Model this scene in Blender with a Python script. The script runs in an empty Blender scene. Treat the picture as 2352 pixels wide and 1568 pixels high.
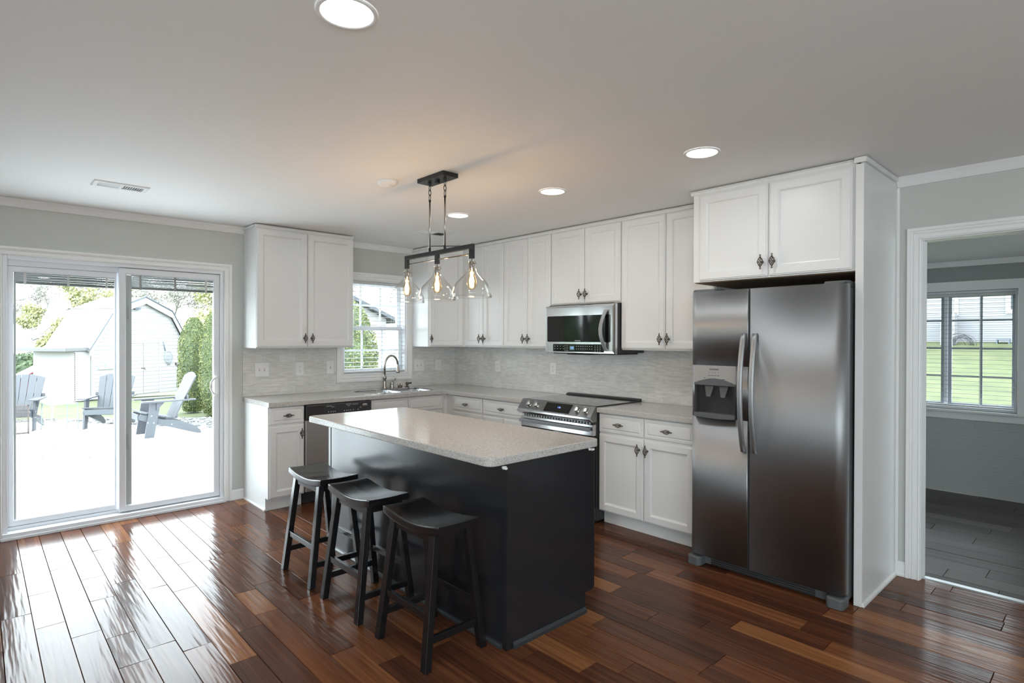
import bpy, bmesh, math, random
from mathutils import Vector, Matrix
random.seed(7)
C = bpy.context.collection
SC = bpy.context.scene
PI = math.pi
R = math.radians

# ------------------------------------------------------------------ camera
CAM = Vector((-4.163, -5.467, 1.4494))
YAW, PITCH, ROLL, FOC = -0.75, -0.005, 0.0028, 1320.9
fw = Vector((math.sin(-YAW)*math.cos(PITCH), math.cos(YAW)*math.cos(PITCH), math.sin(PITCH)))
rt = Vector((math.cos(YAW), math.sin(YAW), 0)); up = rt.cross(fw)
r2 = rt*math.cos(ROLL) + up*math.sin(ROLL); u2 = up*math.cos(ROLL) - rt*math.sin(ROLL)
cd = bpy.data.cameras.new('camera'); cam = bpy.data.objects.new('camera', cd); C.objects.link(cam)
cd.sensor_width = 36; cd.lens = FOC/2352*36; cd.clip_start = .05; cd.clip_end = 300
cam.matrix_world = Matrix(((r2.x, u2.x, -fw.x, CAM.x), (r2.y, u2.y, -fw.y, CAM.y), (r2.z, u2.z, -fw.z, CAM.z), (0, 0, 0, 1)))
SC.camera = cam

# ------------------------------------------------------------------ light and exposure
SC.view_settings.view_transform = 'Standard'; SC.view_settings.look = 'None'
SC.view_settings.exposure = 0.38; SC.view_settings.gamma = 1.0; SC.view_settings.use_curve_mapping = False
SKY, LAMP, BULB = 9.4, 2.6, 1.9
w = bpy.data.worlds.new('overcast_sky'); SC.world = w; w.use_nodes = True
wn = w.node_tree.nodes; wl = w.node_tree.links
bg = wn['Background']; bg.inputs['Strength'].default_value = SKY
tc = wn.new('ShaderNodeTexCoord'); sx = wn.new('ShaderNodeSeparateXYZ'); cr = wn.new('ShaderNodeValToRGB')
wl.new(tc.outputs['Generated'], sx.inputs[0]); wl.new(sx.outputs['Z'], cr.inputs[0]); wl.new(cr.outputs[0], bg.inputs['Color'])
cr.color_ramp.elements[0].position = 0.0; cr.color_ramp.elements[0].color = (.875, .955, 1.0, 1)
cr.color_ramp.elements[1].position = 0.7; cr.color_ramp.elements[1].color = (.82, .93, 1.0, 1)

def add_light(name, kind, loc, energy, color, parent=None, rot=None, **kw):
    d = bpy.data.lights.new(name, kind); d.energy = energy; d.color = color
    for k, v in kw.items(): setattr(d, k, v)
    o = bpy.data.objects.new(name, d); C.objects.link(o); o.location = loc
    if rot: o.rotation_euler = rot
    if parent: o.parent = parent
    return o
def portal(name, loc, rot, sx_, sy_):
    o = add_light(name, 'AREA', loc, 1, (1, 1, 1), rot=rot, shape='RECTANGLE', size=sx_, size_y=sy_)
    o.data.cycles.is_portal = True
portal('daylight_patio_door', (-3.29, .30, 1.05), (R(-90), 0, 0), 1.5, 2.1)
portal('daylight_kitchen_window', (-1.05, .30, 1.57), (R(-90), 0, 0), .8, 1.05)
portal('daylight_far_window', (2.95, -4.25, 1.35), (0, R(90), 0), 1.2, 1.2)
portal('daylight_left_window', (-6.95, -7.05, 1.4), (0, R(-90), 0), 1.5, 2.3)
portal('daylight_rear_window', (-5.72, -9.0, 1.35), (R(90), 0, 0), 1.2, 1.85)
portal('daylight_rear_window', (-4.35, -9.0, 1.35), (R(90), 0, 0), 1.25, 1.85)
try:
    SC.cycles.use_denoising = True; SC.cycles.max_bounces = 10; SC.cycles.diffuse_bounces = 6
    SC.cycles.transparent_max_bounces = 24; SC.cycles.sample_clamp_indirect = 6.0
    SC.cycles.caustics_reflective = True; SC.cycles.caustics_refractive = False
except Exception: pass

# ------------------------------------------------------------------ materials
def nt(m): return m.node_tree.nodes, m.node_tree.links
def mat(name, color, rough=.5, metal=0., spec=.5, coat=0., coat_rough=.1, emit=None, estr=0., aniso=0., ior=1.5):
    m = bpy.data.materials.new(name); m.use_nodes = True
    b = m.node_tree.nodes['Principled BSDF']
    b.inputs['Base Color'].default_value = (*color, 1); b.inputs['Roughness'].default_value = rough
    b.inputs['Metallic'].default_value = metal; b.inputs['Specular IOR Level'].default_value = spec
    b.inputs['Coat Weight'].default_value = coat; b.inputs['Coat Roughness'].default_value = coat_rough
    b.inputs['IOR'].default_value = ior
    if emit: b.inputs['Emission Color'].default_value = (*emit, 1); b.inputs['Emission Strength'].default_value = estr
    if aniso:
        b.inputs['Anisotropic'].default_value = aniso
        t = m.node_tree.nodes.new('ShaderNodeTangent'); t.direction_type = 'RADIAL'; t.axis = 'Z'
        m.node_tree.links.new(t.outputs[0], b.inputs['Tangent'])
    return m
def add_bump(m, scale, strength, dist=.002, stretch=(1, 1, 1), detail=2):
    n, l = nt(m); b = n['Principled BSDF']
    tc = n.new('ShaderNodeTexCoord'); mp = n.new('ShaderNodeMapping'); mp.inputs['Scale'].default_value = stretch
    no = n.new('ShaderNodeTexNoise'); no.inputs['Scale'].default_value = scale; no.inputs['Detail'].default_value = detail
    bu = n.new('ShaderNodeBump'); bu.inputs['Strength'].default_value = strength; bu.inputs['Distance'].default_value = dist
    l.new(tc.outputs['Object'], mp.inputs[0]); l.new(mp.outputs[0], no.inputs[0]); l.new(no.outputs[0], bu.inputs['Height']); l.new(bu.outputs[0], b.inputs['Normal'])
    return m
def noise_color(m, scale, stops, stretch=(1, 1, 1), detail=4, coords='Object'):
    n, l = nt(m); b = n['Principled BSDF']
    tc = n.new('ShaderNodeTexCoord'); mp = n.new('ShaderNodeMapping'); mp.inputs['Scale'].default_value = stretch
    no = n.new('ShaderNodeTexNoise'); no.inputs['Scale'].default_value = scale; no.inputs['Detail'].default_value = detail
    r = n.new('ShaderNodeValToRGB'); e = r.color_ramp.elements
    while len(e) < len(stops): e.new(.5)
    for q, (p, c) in zip(e, stops): q.position = p; q.color = (*c, 1)
    l.new(tc.outputs[coords], mp.inputs[0]); l.new(mp.outputs[0], no.inputs[0]); l.new(no.outputs[0], r.inputs[0]); l.new(r.outputs[0], b.inputs['Base Color'])
    return m
def glass_mat(name, tint=(1, 1, 1), k=1.0, rough=0.0, edge=4.0):
    m = bpy.data.materials.new(name); m.use_nodes = True; n, l = nt(m)
    n.remove(n['Principled BSDF']); o = n['Material Output']
    t = n.new('ShaderNodeBsdfTransparent'); t.inputs[0].default_value = (*tint, 1)
    g = n.new('ShaderNodeBsdfGlossy'); g.inputs['Roughness'].default_value = rough
    f = n.new('ShaderNodeLayerWeight'); f.inputs['Blend'].default_value = .5
    pw = n.new('ShaderNodeMath'); pw.operation = 'POWER'; pw.inputs[1].default_value = edge; l.new(f.outputs['Facing'], pw.inputs[0])
    mu = n.new('ShaderNodeMath'); mu.operation = 'MULTIPLY_ADD'; mu.inputs[1].default_value = k; mu.inputs[2].default_value = .04*k; mu.use_clamp = True
    mx = n.new('ShaderNodeMixShader')
    l.new(pw.outputs[0], mu.inputs[0]); l.new(mu.outputs[0], mx.inputs[0]); l.new(t.outputs[0], mx.inputs[1]); l.new(g.outputs[0], mx.inputs[2]); l.new(mx.outputs[0], o.inputs[0])
    return m

M = {}
M['cab'] = add_bump(mat('white_cabinet_paint', (.74, .745, .74), .33), 60, .03)
M['trim'] = mat('white_trim_paint', (.80, .805, .80), .38)
M['vinyl'] = mat('white_vinyl', (.74, .765, .80), .35)
M['wall'] = add_bump(mat('greige_wall_paint', (.53, .54, .51), .6), 180, .04)
M['ceil'] = add_bump(mat('white_ceiling_paint', (.84, .84, .83), .7), 140, .06)
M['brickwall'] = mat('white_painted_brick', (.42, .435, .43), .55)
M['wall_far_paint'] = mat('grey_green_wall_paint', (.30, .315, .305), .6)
M['vinyl_shaded'] = mat('shaded_grey_vinyl', (.30, .33, .36), .4)  # white sash of the far window, its shade put into the colour
M['slat_backlit'] = mat('backlit_white_slat', (.16, .17, .17), .5)  # white slats darkened in colour to look backlit
M['black'] = add_bump(mat('black_satin_paint', (.016, .017, .020), .26, coat=.18, coat_rough=.12), 90, .04)
M['stool'] = add_bump(mat('black_worn_lacquer', (.009, .009, .010), .24, spec=.4, coat=.25, coat_rough=.12), 40, .06, .004)
M['black_trim'] = mat('dark_grey_moulding_paint', (.035, .038, .042), .3)
M['steel'] = add_bump(mat('brushed_stainless', (.345, .355, .365), .52, 1., aniso=.55), 300, .02, stretch=(1, 1, .02))
M['steel_dark'] = mat('dark_stainless', (.25, .25, .25), .36, 1., aniso=.4)
M['steel_mid'] = mat('mid_grey_stainless', (.50, .49, .48), .45, .85)
M['steel_smooth'] = mat('polished_stainless', (.66, .67, .68), .16, 1.)
M['nickel'] = mat('brushed_nickel', (.42, .40, .37), .24, 1.)
M['pewter'] = mat('dark_pewter', (.16, .145, .125), .34, 1.)
M['plastic_grey'] = mat('grey_plastic', (.105, .11, .115), .42)
M['plastic_dark'] = mat('charcoal_plastic', (.035, .035, .037), .35)
M['plastic_silver'] = mat('silver_plastic', (.42, .42, .42), .38, .4)
M['blackgloss'] = mat('black_glass', (.006, .0065, .007), .05, coat=.0)
M['cooktop'] = mat('black_ceramic_glass', (.008, .009, .010), .06, spec=.9)
M['bronze'] = mat('matte_black_iron', (.022, .022, .024), .42, .3)
M['bronze_face'] = M['bronze']
M['white_plastic'] = mat('white_plastic', (.78, .785, .78), .35)
M['slot'] = mat('dark_slot', (.02, .02, .02), .6)
M['hole'] = mat('unlit_duct', (.03, .03, .03), .8)
M['bare_wood'] = mat('bare_particle_board', (.20, .13, .08), .8)
M['ink'] = mat('dark_print', (.05, .05, .055), .6)
M['white_print'] = mat('pale_print', (.55, .56, .57), .5)
M['blue_led'] = mat('blue_display_digits', (.1, .15, .5), .4, emit=(.25, .4, 1.0), estr=1.3)
M['teal_lcd'] = mat('teal_display', (.05, .10, .10), .3, emit=(.10, .22, .22), estr=.35)
M['lens'] = mat('lit_lamp_lens', (.9, .9, .9), .4, emit=(1.0, .975, .94), estr=5.0)
M['filament'] = mat('glowing_filament', (1, .8, .5), .4, emit=(1.0, .62, .27), estr=170.)
M['glass'] = glass_mat('window_glass', (.97, .985, .98), 1.0)
M['shade'] = glass_mat('clear_shade_glass', (.98, .98, .975), .9, edge=3.4)
M['bulbglass'] = glass_mat('amber_bulb_glass', (1.0, .90, .74), .6)
M['blind'] = mat('white_blind_slat', (.58, .59, .59), .45)
M['rail_grey'] = mat('grey_blind_rail', (.42, .45, .45), .5)
M['blind_grey'] = mat('grey_blind_slat', (.16, .18, .18), .5)
M['cord'] = mat('white_cord', (.7, .7, .68), .8)
M['duct_grille'] = mat('white_enamel', (.74, .745, .74), .4)
M['caulk'] = add_bump(mat('white_caulk', (.75, .76, .76), .6), 30, .5, .01)

# wood floor: one tone per plank, ripples of hand scraping
def floor_mat(name, stops, rough, ripple, coat, dark=1.0):
    m = mat(name, (.1, .05, .03), rough, spec=.15, coat=coat, coat_rough=.07); n, l = nt(m); b = n['Principled BSDF']
    b.inputs['Coat IOR'].default_value = 1.6
    at = n.new('ShaderNodeAttribute'); at.attribute_name = 'tone'
    sep = n.new('ShaderNodeSeparateColor'); l.new(at.outputs['Color'], sep.inputs[0])
    tc = n.new('ShaderNodeTexCoord'); cm = n.new('ShaderNodeVectorMath'); cm.operation = 'ADD'
    cx = n.new('ShaderNodeCombineXYZ'); mu = n.new('ShaderNodeMath'); mu.operation = 'MULTIPLY'; mu.inputs[1].default_value = 37.
    l.new(sep.outputs[1], mu.inputs[0]); l.new(mu.outputs[0], cx.inputs[2]); l.new(mu.outputs[0], cx.inputs[1])
    l.new(tc.outputs['Object'], cm.inputs[0]); l.new(cx.outputs[0], cm.inputs[1])
    mp = n.new('ShaderNodeMapping'); mp.inputs['Scale'].default_value = (58, 1.7, 1); l.new(cm.outputs[0], mp.inputs[0])
    no = n.new('ShaderNodeTexNoise'); no.inputs['Scale'].default_value = 1.; no.inputs['Detail'].default_value = 5; no.inputs['Distortion'].default_value = .6
    l.new(mp.outputs[0], no.inputs[0])
    ad = n.new('ShaderNodeMath'); ad.operation = 'MULTIPLY_ADD'; ad.inputs[1].default_value = .85; l.new(no.outputs[0], ad.inputs[0])
    sb = n.new('ShaderNodeMath'); sb.operation = 'MULTIPLY_ADD'; sb.inputs[1].default_value = .70; sb.inputs[2].default_value = -.29
    l.new(sep.outputs[0], sb.inputs[0]); l.new(sb.outputs[0], ad.inputs[2])
    r = n.new('ShaderNodeValToRGB'); e = r.color_ramp.elements
    while len(e) < len(stops): e.new(.5)
    for q, (p, c) in zip(e, stops): q.position = p; q.color = (*c, 1)
    l.new(ad.outputs[0], r.inputs[0]); l.new(r.outputs[0], b.inputs['Base Color'])
    mp2 = n.new('ShaderNodeMapping'); mp2.inputs['Scale'].default_value = (46, 3.2, 1); l.new(cm.outputs[0], mp2.inputs[0])
    n2 = n.new('ShaderNodeTexNoise'); n2.inputs['Scale'].default_value = 1.; n2.inputs['Detail'].default_value = 1.5; l.new(mp2.outputs[0], n2.inputs[0])
    bu = n.new('ShaderNodeBump'); bu.inputs['Strength'].default_value = ripple; bu.inputs['Distance'].default_value = .004
    l.new(n2.outputs[0], bu.inputs['Height']); l.new(bu.outputs[0], b.inputs['Normal']); l.new(bu.outputs[0], b.inputs['Coat Normal'])
    return m
M['floor'] = floor_mat('dark_hand_scraped_wood', [(.0, (.035, .014, .009)), (.35, (.100, .036, .018)), (.62, (.175, .066, .028)), (.9, (.30, .13, .050)), (1.0, (.40, .20, .085))], .19, .40, .04)
M['floor_far'] = floor_mat('grey_plank_laminate', [(.0, (.045, .038, .034)), (.5, (.085, .074, .066)), (1.0, (.13, .118, .105))], .42, .05, .1)
M['gap'] = mat('dark_floor_gap', (.012, .008, .006), .5)

# speckled quartz worktop
def quartz(name, base):
    m = mat(name, base, .14, spec=.27, coat=.0, coat_rough=.03); n, l = nt(m); b = n['Principled BSDF']
    tc = n.new('ShaderNodeTexCoord'); no = n.new('ShaderNodeTexNoise'); no.inputs['Scale'].default_value = 260; no.inputs['Detail'].default_value = 3
    r = n.new('ShaderNodeValToRGB'); e = r.color_ramp.elements
    e[0].position = .30; e[0].color = (base[0]*.30, base[1]*.29, base[2]*.28, 1); e[1].position = .72; e[1].color = (min(1, base[0]*1.3), min(1, base[1]*1.3), min(1, base[2]*1.32), 1)
    q = e.new(.42); q.color = (base[0]*.85, base[1]*.84, base[2]*.83, 1); q = e.new(.55); q.color = (*base, 1)
    l.new(tc.outputs['Object'], no.inputs[0]); l.new(no.outputs[0], r.inputs[0]); l.new(r.outputs[0], b.inputs['Base Color'])
    return m
M['quartz'] = quartz('speckled_quartz', (.53, .515, .495))

# 3 x 6 in tile, horizontal streaks
def tile_mat(name, horiz):
    m = mat(name, (.6, .6, .58), .32); n, l = nt(m); b = n['Principled BSDF']
    tc = n.new('ShaderNodeTexCoord'); sp = n.new('ShaderNodeSeparateXYZ'); cb = n.new('ShaderNodeCombineXYZ')
    l.new(tc.outputs['Object'], sp.inputs[0]); l.new(sp.outputs[horiz], cb.inputs['X']); l.new(sp.outputs['Z'], cb.inputs['Y'])
    br = n.new('ShaderNodeTexBrick'); br.inputs['Scale'].default_value = 1.; br.inputs['Brick Width'].default_value = .1535; br.inputs['Row Height'].default_value = .0765
    br.inputs['Mortar Size'].default_value = .0011; br.inputs['Mortar Smooth'].default_value = .3; br.inputs['Bias'].default_value = 0
    br.inputs['Color1'].default_value = (.64, .64, .62, 1); br.inputs['Color2'].default_value = (.73, .73, .715, 1); br.inputs['Mortar'].default_value = (.56, .565, .56, 1)
    l.new(cb.outputs[0], br.inputs['Vector'])
    mp = n.new('ShaderNodeMapping'); mp.inputs['Scale'].default_value = (11, 60, 1); l.new(cb.outputs[0], mp.inputs[0])
    no = n.new('ShaderNodeTexNoise'); no.inputs['Scale'].default_value = 1.; no.inputs['Detail'].default_value = 4; l.new(mp.outputs[0], no.inputs[0])
    r = n.new('ShaderNodeValToRGB'); r.color_ramp.elements[0].position = .3; r.color_ramp.elements[0].color = (.84, .835, .82, 1); r.color_ramp.elements[1].position = .7; r.color_ramp.elements[1].color = (1.08, 1.08, 1.08, 1)
    l.new(no.outputs[0], r.inputs[0])
    mx = n.new('ShaderNodeMix'); mx.data_type = 'RGBA'; mx.blend_type = 'MULTIPLY'; mx.inputs['Factor'].default_value = 1.
    l.new(br.outputs['Color'], mx.inputs['A']); l.new(r.outputs[0], mx.inputs['B']); l.new(mx.outputs['Result'], b.inputs['Base Color'])
    bu = n.new('ShaderNodeBump'); bu.inputs['Strength'].default_value = .35; bu.inputs['Distance'].default_value = .001; bu.invert = True
    l.new(br.outputs['Fac'], bu.inputs['Height']); l.new(bu.outputs[0], b.inputs['Normal'])
    return m
M['tile_back'] = tile_mat('streaked_stone_tile', 'X')
M['tile_right'] = tile_mat('streaked_stone_tile', 'Y')
def siding_mat(name, col, pitch, axis='Z', metal=0.):
    m = mat(name, col, .5, metal); n, l = nt(m); b = n['Principled BSDF']
    tc = n.new('ShaderNodeTexCoord'); sp = n.new('ShaderNodeSeparateXYZ'); l.new(tc.outputs['Object'], sp.inputs[0])
    mu = n.new('ShaderNodeMath'); mu.operation = 'MULTIPLY'; mu.inputs[1].default_value = 1/pitch; l.new(sp.outputs[axis], mu.inputs[0])
    fr = n.new('ShaderNodeMath'); fr.operation = 'FRACT'; l.new(mu.outputs[0], fr.inputs[0])
    r = n.new('ShaderNodeValToRGB'); e = r.color_ramp.elements; e[0].position = .0; e[0].color = (0, 0, 0, 1); e[1].position = .14; e[1].color = (1, 1, 1, 1)
    l.new(fr.outputs[0], r.inputs[0]); bu = n.new('ShaderNodeBump'); bu.inputs['Strength'].default_value = .6; bu.inputs['Distance'].default_value = .012
    l.new(r.outputs[0], bu.inputs['Height']); l.new(bu.outputs[0], b.inputs['Normal'])
    mx = n.new('ShaderNodeMix'); mx.data_type = 'RGBA'; mx.inputs['A'].default_value = (col[0]*.86, col[1]*.87, col[2]*.885, 1); mx.inputs['B'].default_value = (*col, 1)
    l.new(r.outputs[0], mx.inputs['Factor']); l.new(mx.outputs['Result'], b.inputs['Base Color'])
    return m
M['siding'] = siding_mat('white_lap_siding', (.26, .263, .267), .115)
M['siding_house'] = siding_mat('pale_grey_lap_siding', (.15, .155, .165), .115)
M['metal_roof'] = mat('white_metal_roof', (.10, .103, .108), .35)
M['shed_paint'] = mat('white_exterior_paint', (.27, .272, .274), .6)
M['roof_edge'] = mat('grey_blue_roof_edge', (.07, .085, .105), .6)
M['asphalt'] = mat('grey_shingle', (.055, .063, .075), .8)
M['patio'] = noise_color(mat('pale_concrete', (.62, .62, .61), .8), 3., [(.3, (.66, .665, .66)), (.6, (.80, .80, .79))], detail=6)
M['lawn'] = noise_color(mat('lawn', (.2, .3, .1), .9), 2.2, [(.25, (.034, .043, .013)), (.5, (.050, .062, .018)), (.75, (.072, .078, .030))], detail=9)
M['stone'] = noise_color(mat('river_gravel', (.55, .53, .52), .8), 6., [(.3, (.05, .05, .05)), (.6, (.17, .165, .16))])
M['poly_grey'] = mat('grey_poly_lumber', (.044, .049, .057), .55)
M['rust_iron'] = mat('brown_iron', (.045, .032, .028), .6)
M['table_white'] = mat('pale_aqua_enamel', (.20, .245, .25), .4)
M['bark'] = mat('haze_paled_bark', (.30, .29, .30), .9)  # branches are dark; haze over them is put into this pale colour
M['leaf_yellow'] = noise_color(mat('yellow_green_leaf', (.3, .3, .08), .7), 1.5, [(.3, (.25, .265, .10)), (.7, (.34, .33, .20))])
M['leaf_pale'] = noise_color(mat('haze_paled_leaf', (.3, .28, .2), .7), 1.5, [(.3, (.30, .31, .27)), (.7, (.38, .35, .33))])  # both tree leaf colours are lightened to stand for haze
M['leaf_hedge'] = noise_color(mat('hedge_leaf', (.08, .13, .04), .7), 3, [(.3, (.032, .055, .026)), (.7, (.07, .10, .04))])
M['leaf_arb'] = noise_color(mat('arborvitae_leaf', (.10, .15, .04), .7), 5, [(.3, (.058, .080, .026)), (.5, (.105, .128, .038)), (.75, (.19, .195, .075))])
M['car_red'] = mat('red_car_paint', (.15, .018, .026), .25, coat=.6)
M['car_glass'] = mat('tinted_car_glass', (.04, .05, .06), .3, spec=.2)
M['tyre'] = mat('black_rubber', (.02, .02, .02), .7)
M['net'] = mat('pale_net_cord', (.17, .19, .20), .7)
M['hose'] = mat('black_hose', (.03, .032, .035), .5)
M['dry_leaf'] = mat('dry_leaf', (.09, .06, .035), .8)

# ------------------------------------------------------------------ mesh helpers
class MB:
    def __init__(s): s.v = []; s.f = []; s.sm = []
    def quad(s, *idx, smooth=False): s.f.append(tuple(idx)); s.sm.append(smooth)
    def add(s, pts):
        b = len(s.v); s.v += [tuple(p) for p in pts]; return b
    def face(s, pts, smooth=False):
        b = s.add(pts); s.quad(*range(b, b+len(pts)), smooth=smooth); return s
    def box(s, x0, x1, y0, y1, z0, z1):
        x0, x1 = min(x0, x1), max(x0, x1); y0, y1 = min(y0, y1), max(y0, y1); z0, z1 = min(z0, z1), max(z0, z1)
        b = s.add([(x0, y0, z0), (x1, y0, z0), (x1, y1, z0), (x0, y1, z0), (x0, y0, z1), (x1, y0, z1), (x1, y1, z1), (x0, y1, z1)])
        for f in ((0, 3, 2, 1), (4, 5, 6, 7), (0, 1, 5, 4), (1, 2, 6, 5), (2, 3, 7, 6), (3, 0, 4, 7)): s.quad(*[b+i for i in f])
        return s
    def hexa(s, bot, top):
        b = s.add(list(bot)+list(top))
        for f in ((0, 3, 2, 1), (4, 5, 6, 7), (0, 1, 5, 4), (1, 2, 6, 5), (2, 3, 7, 6), (3, 0, 4, 7)): s.quad(*[b+i for i in f])
        return s
    def prism(s, poly, plane, a, b_, smooth=False):
        def P(p, t):
            if plane == 'xy': return (p[0], p[1], t)
            if plane == 'xz': return (p[0], t, p[1])
            return (t, p[0], p[1])
        n = len(poly); i0 = s.add([P(p, a) for p in poly]); i1 = s.add([P(p, b_) for p in poly])
        s.quad(*range(i0+n-1, i0-1, -1)); s.quad(*range(i1, i1+n))
        for k in range(n): s.quad(i0+k, i0+(k+1) % n, i1+(k+1) % n, i1+k, smooth=smooth)
        return s
    def tube(s, path, r, n=8, closed=False, caps=True, flat=1.0):
        path = [Vector(p) for p in path]; m = len(path); rings = []
        t0 = (path[1]-path[0]).normalized(); ref = Vector((0, 0, 1)) if abs(t0.z) < .9 else Vector((1, 0, 0))
        a = t0.cross(ref).normalized()
        for k in range(m):
            if closed: t = path[(k+1) % m]-path[k-1]
            elif k == 0: t = path[1]-path[0]
            elif k == m-1: t = path[-1]-path[-2]
            else: t = path[k+1]-path[k-1]
            t = t.normalized(); a = (a-t*a.dot(t)).normalized(); b = t.cross(a)
            rr = r[k] if isinstance(r, (list, tuple)) else r
            rings.append(s.add([path[k]+a*math.cos(2*PI*j/n)*rr+b*math.sin(2*PI*j/n)*rr*flat for j in range(n)]))
        for k in range(m if closed else m-1):
            p, q = rings[k], rings[(k+1) % m]
            for j in range(n): s.quad(p+j, p+(j+1) % n, q+(j+1) % n, q+j, smooth=True)
        if caps and not closed:
            s.quad(*[rings[0]+j for j in range(n-1, -1, -1)]); s.quad(*[rings[-1]+j for j in range(n)])
        return s
    def lathe(s, prof, c=(0, 0, 0), axis='Z', n=24, cap0=False, cap1=False):
        def P(r, h, a):
            x, y = r*math.cos(a), r*math.sin(a)
            q = {'Z': (x, y, h), 'Y': (x, h, y), 'X': (h, x, y)}[axis]
            return (q[0]+c[0], q[1]+c[1], q[2]+c[2])
        rings = [s.add([P(r, h, 2*PI*j/n) for j in range(n)]) for r, h in prof]
        for p, q in zip(rings, rings[1:]):
            for j in range(n): s.quad(p+j, p+(j+1) % n, q+(j+1) % n, q+j, smooth=True)
        if cap0: s.quad(*[rings[0]+j for j in range(n-1, -1, -1)])
        if cap1: s.quad(*[rings[-1]+j for j in range(n)])
        return s
    def cyl(s, p0, p1, r, n=16): return s.tube([p0, p1], r, n)
    def rings(s, loops, cap=True, smooth=False):
        idx = [s.add(l) for l in loops]; n = len(loops[0])
        for p, q in zip(idx, idx[1:]):
            for j in range(n): s.quad(p+j, p+(j+1) % n, q+(j+1) % n, q+j, smooth=smooth)
        if cap: s.quad(*range(idx[-1], idx[-1]+n))
        return s
    def rectloft(s, x0, x1, z0, z1, prof, back=True):
        """rectangle in XZ facing -Y; prof = (inset, y)"""
        L = [[(x0+i, y, z0+i), (x1-i, y, z0+i), (x1-i, y, z1-i), (x0+i, y, z1-i)] for i, y in prof]
        s.rings(L)
        if back: s.face([L[0][0], L[0][3], L[0][2], L[0][1]])
        return s
    def xf(s, mtx, start=0):
        for k in range(start, len(s.v)): s.v[k] = tuple(mtx @ Vector(s.v[k]))
        return s
    def build(s, name, m, parent=None, loc=None, rot=None, bevel=0., seg=2, label=None):
        me = bpy.data.meshes.new(name); me.from_pydata(s.v, [], s.f); me.update()
        me.polygons.foreach_set('use_smooth', s.sm)
        bm = bmesh.new(); bm.from_mesh(me); bmesh.ops.recalc_face_normals(bm, faces=bm.faces); bm.to_mesh(me); bm.free()
        me.materials.append(M[m] if isinstance(m, str) else m)
        o = bpy.data.objects.new(name, me); C.objects.link(o)
        if parent: o.parent = parent
        if loc: o.location = loc
        if rot: o.rotation_euler = rot
        if bevel:
            b = o.modifiers.new('bevel', 'BEVEL'); b.width = bevel; b.segments = seg; b.limit_method = 'ANGLE'; b.angle_limit = R(40); b.use_clamp_overlap = True
        if label: o['label'] = label
        return o
def thing(name, label, cat, loc=(0, 0, 0), rotz=0, group=None):
    o = bpy.data.objects.new(name, None); C.objects.link(o); o.location = loc; o.rotation_euler = (0, 0, rotz); o.empty_display_size = .1
    return tag(o, label, cat, group)
def tag(o, label, cat, group=None, kind=None):
    o['label'] = label; o['category'] = cat
    if group: o['group'] = group
    if kind: o['kind'] = kind
    return o
def struct(o, label, cat='wall'):
    o['kind'] = 'structure'; o['label'] = label; o['category'] = cat; return o
def sempty(name, label, cat, loc=(0, 0, 0)):
    o = bpy.data.objects.new(name, None); C.objects.link(o); o.location = loc; return struct(o, label, cat)
def copy_tree(o, parent=None):
    c = o.copy(); C.objects.link(c); c.parent = parent
    for ch in list(o.children): copy_tree(ch, c)
    return c
def text(body, size, name, m, parent, loc, rot, sx=1., ext=.0004):
    cu = bpy.data.curves.new(name, 'FONT'); cu.body = body; cu.size = size; cu.align_x = 'CENTER'; cu.align_y = 'CENTER'; cu.extrude = ext
    tmp = bpy.data.objects.new(name+'_tmp', cu); C.objects.link(tmp)
    dg = bpy.context.evaluated_depsgraph_get(); me = bpy.data.meshes.new_from_object(tmp.evaluated_get(dg)); bpy.data.objects.remove(tmp); me.name = name
    me.materials.clear(); me.materials.append(M[m])
    o = bpy.data.objects.new(name, me); C.objects.link(o); o.parent = parent; o.location = loc; o.rotation_euler = rot; o.scale = (sx, 1, 1)
    return o

H = 2.44
# ------------------------------------------------------------------ room shell
def wall_with_holes(name, axis, pos, thick, a0, a1, z1, holes, m, label):
    """axis 'x': wall runs along x at y=pos..pos+thick; holes = (a0,a1,z0,z1)"""
    mb = MB()
    def bx(p, q, z0, zz):
        if q-p < 1e-4 or zz-z0 < 1e-4: return
        if axis == 'x': mb.box(p, q, pos, pos+thick, z0, zz)
        else: mb.box(pos, pos+thick, p, q, z0, zz)
    cur = a0
    for h0, h1, hz0, hz1 in sorted(holes):
        bx(cur, h0, 0, z1); bx(h0, h1, 0, hz0); bx(h0, h1, hz1, z1); cur = h1
    bx(cur, a1, 0, z1)
    return struct(mb.build(name, m), label)
XL, YF = -6.6, -8.8
wall_with_holes('wall_back', 'x', 0, .16, XL-.16, .12, H, [(-4.032, -2.555, 0, 2.04), (-1.43, -.678, 1.07, 2.06)], 'wall', 'greige back wall with the patio door and sink window')
wall_with_holes('wall_right', 'y', 0, .12, YF, -.0005, H, [(-5.45, -4.612, 0, 2.052)], 'wall', 'greige right wall with the cased opening')
wall_with_holes('wall_left', 'y', XL-.16, .16, YF, 0, H, [(-8.2, -5.9, .65, 2.15)], 'wall', 'greige left wall of the room')
wall_with_holes('wall_front', 'x', YF-.16, .16, XL-.16, .12, H, [(-6.3, -5.15, .45, 2.25), (-4.95, -3.75, .45, 2.25)], 'wall', 'greige wall behind the viewer with two windows')
struct(MB().box(XL, 0, YF, 0, H, H+.12).build('ceiling', 'ceil'), 'flat white ceiling of the kitchen', 'ceiling')

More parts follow.
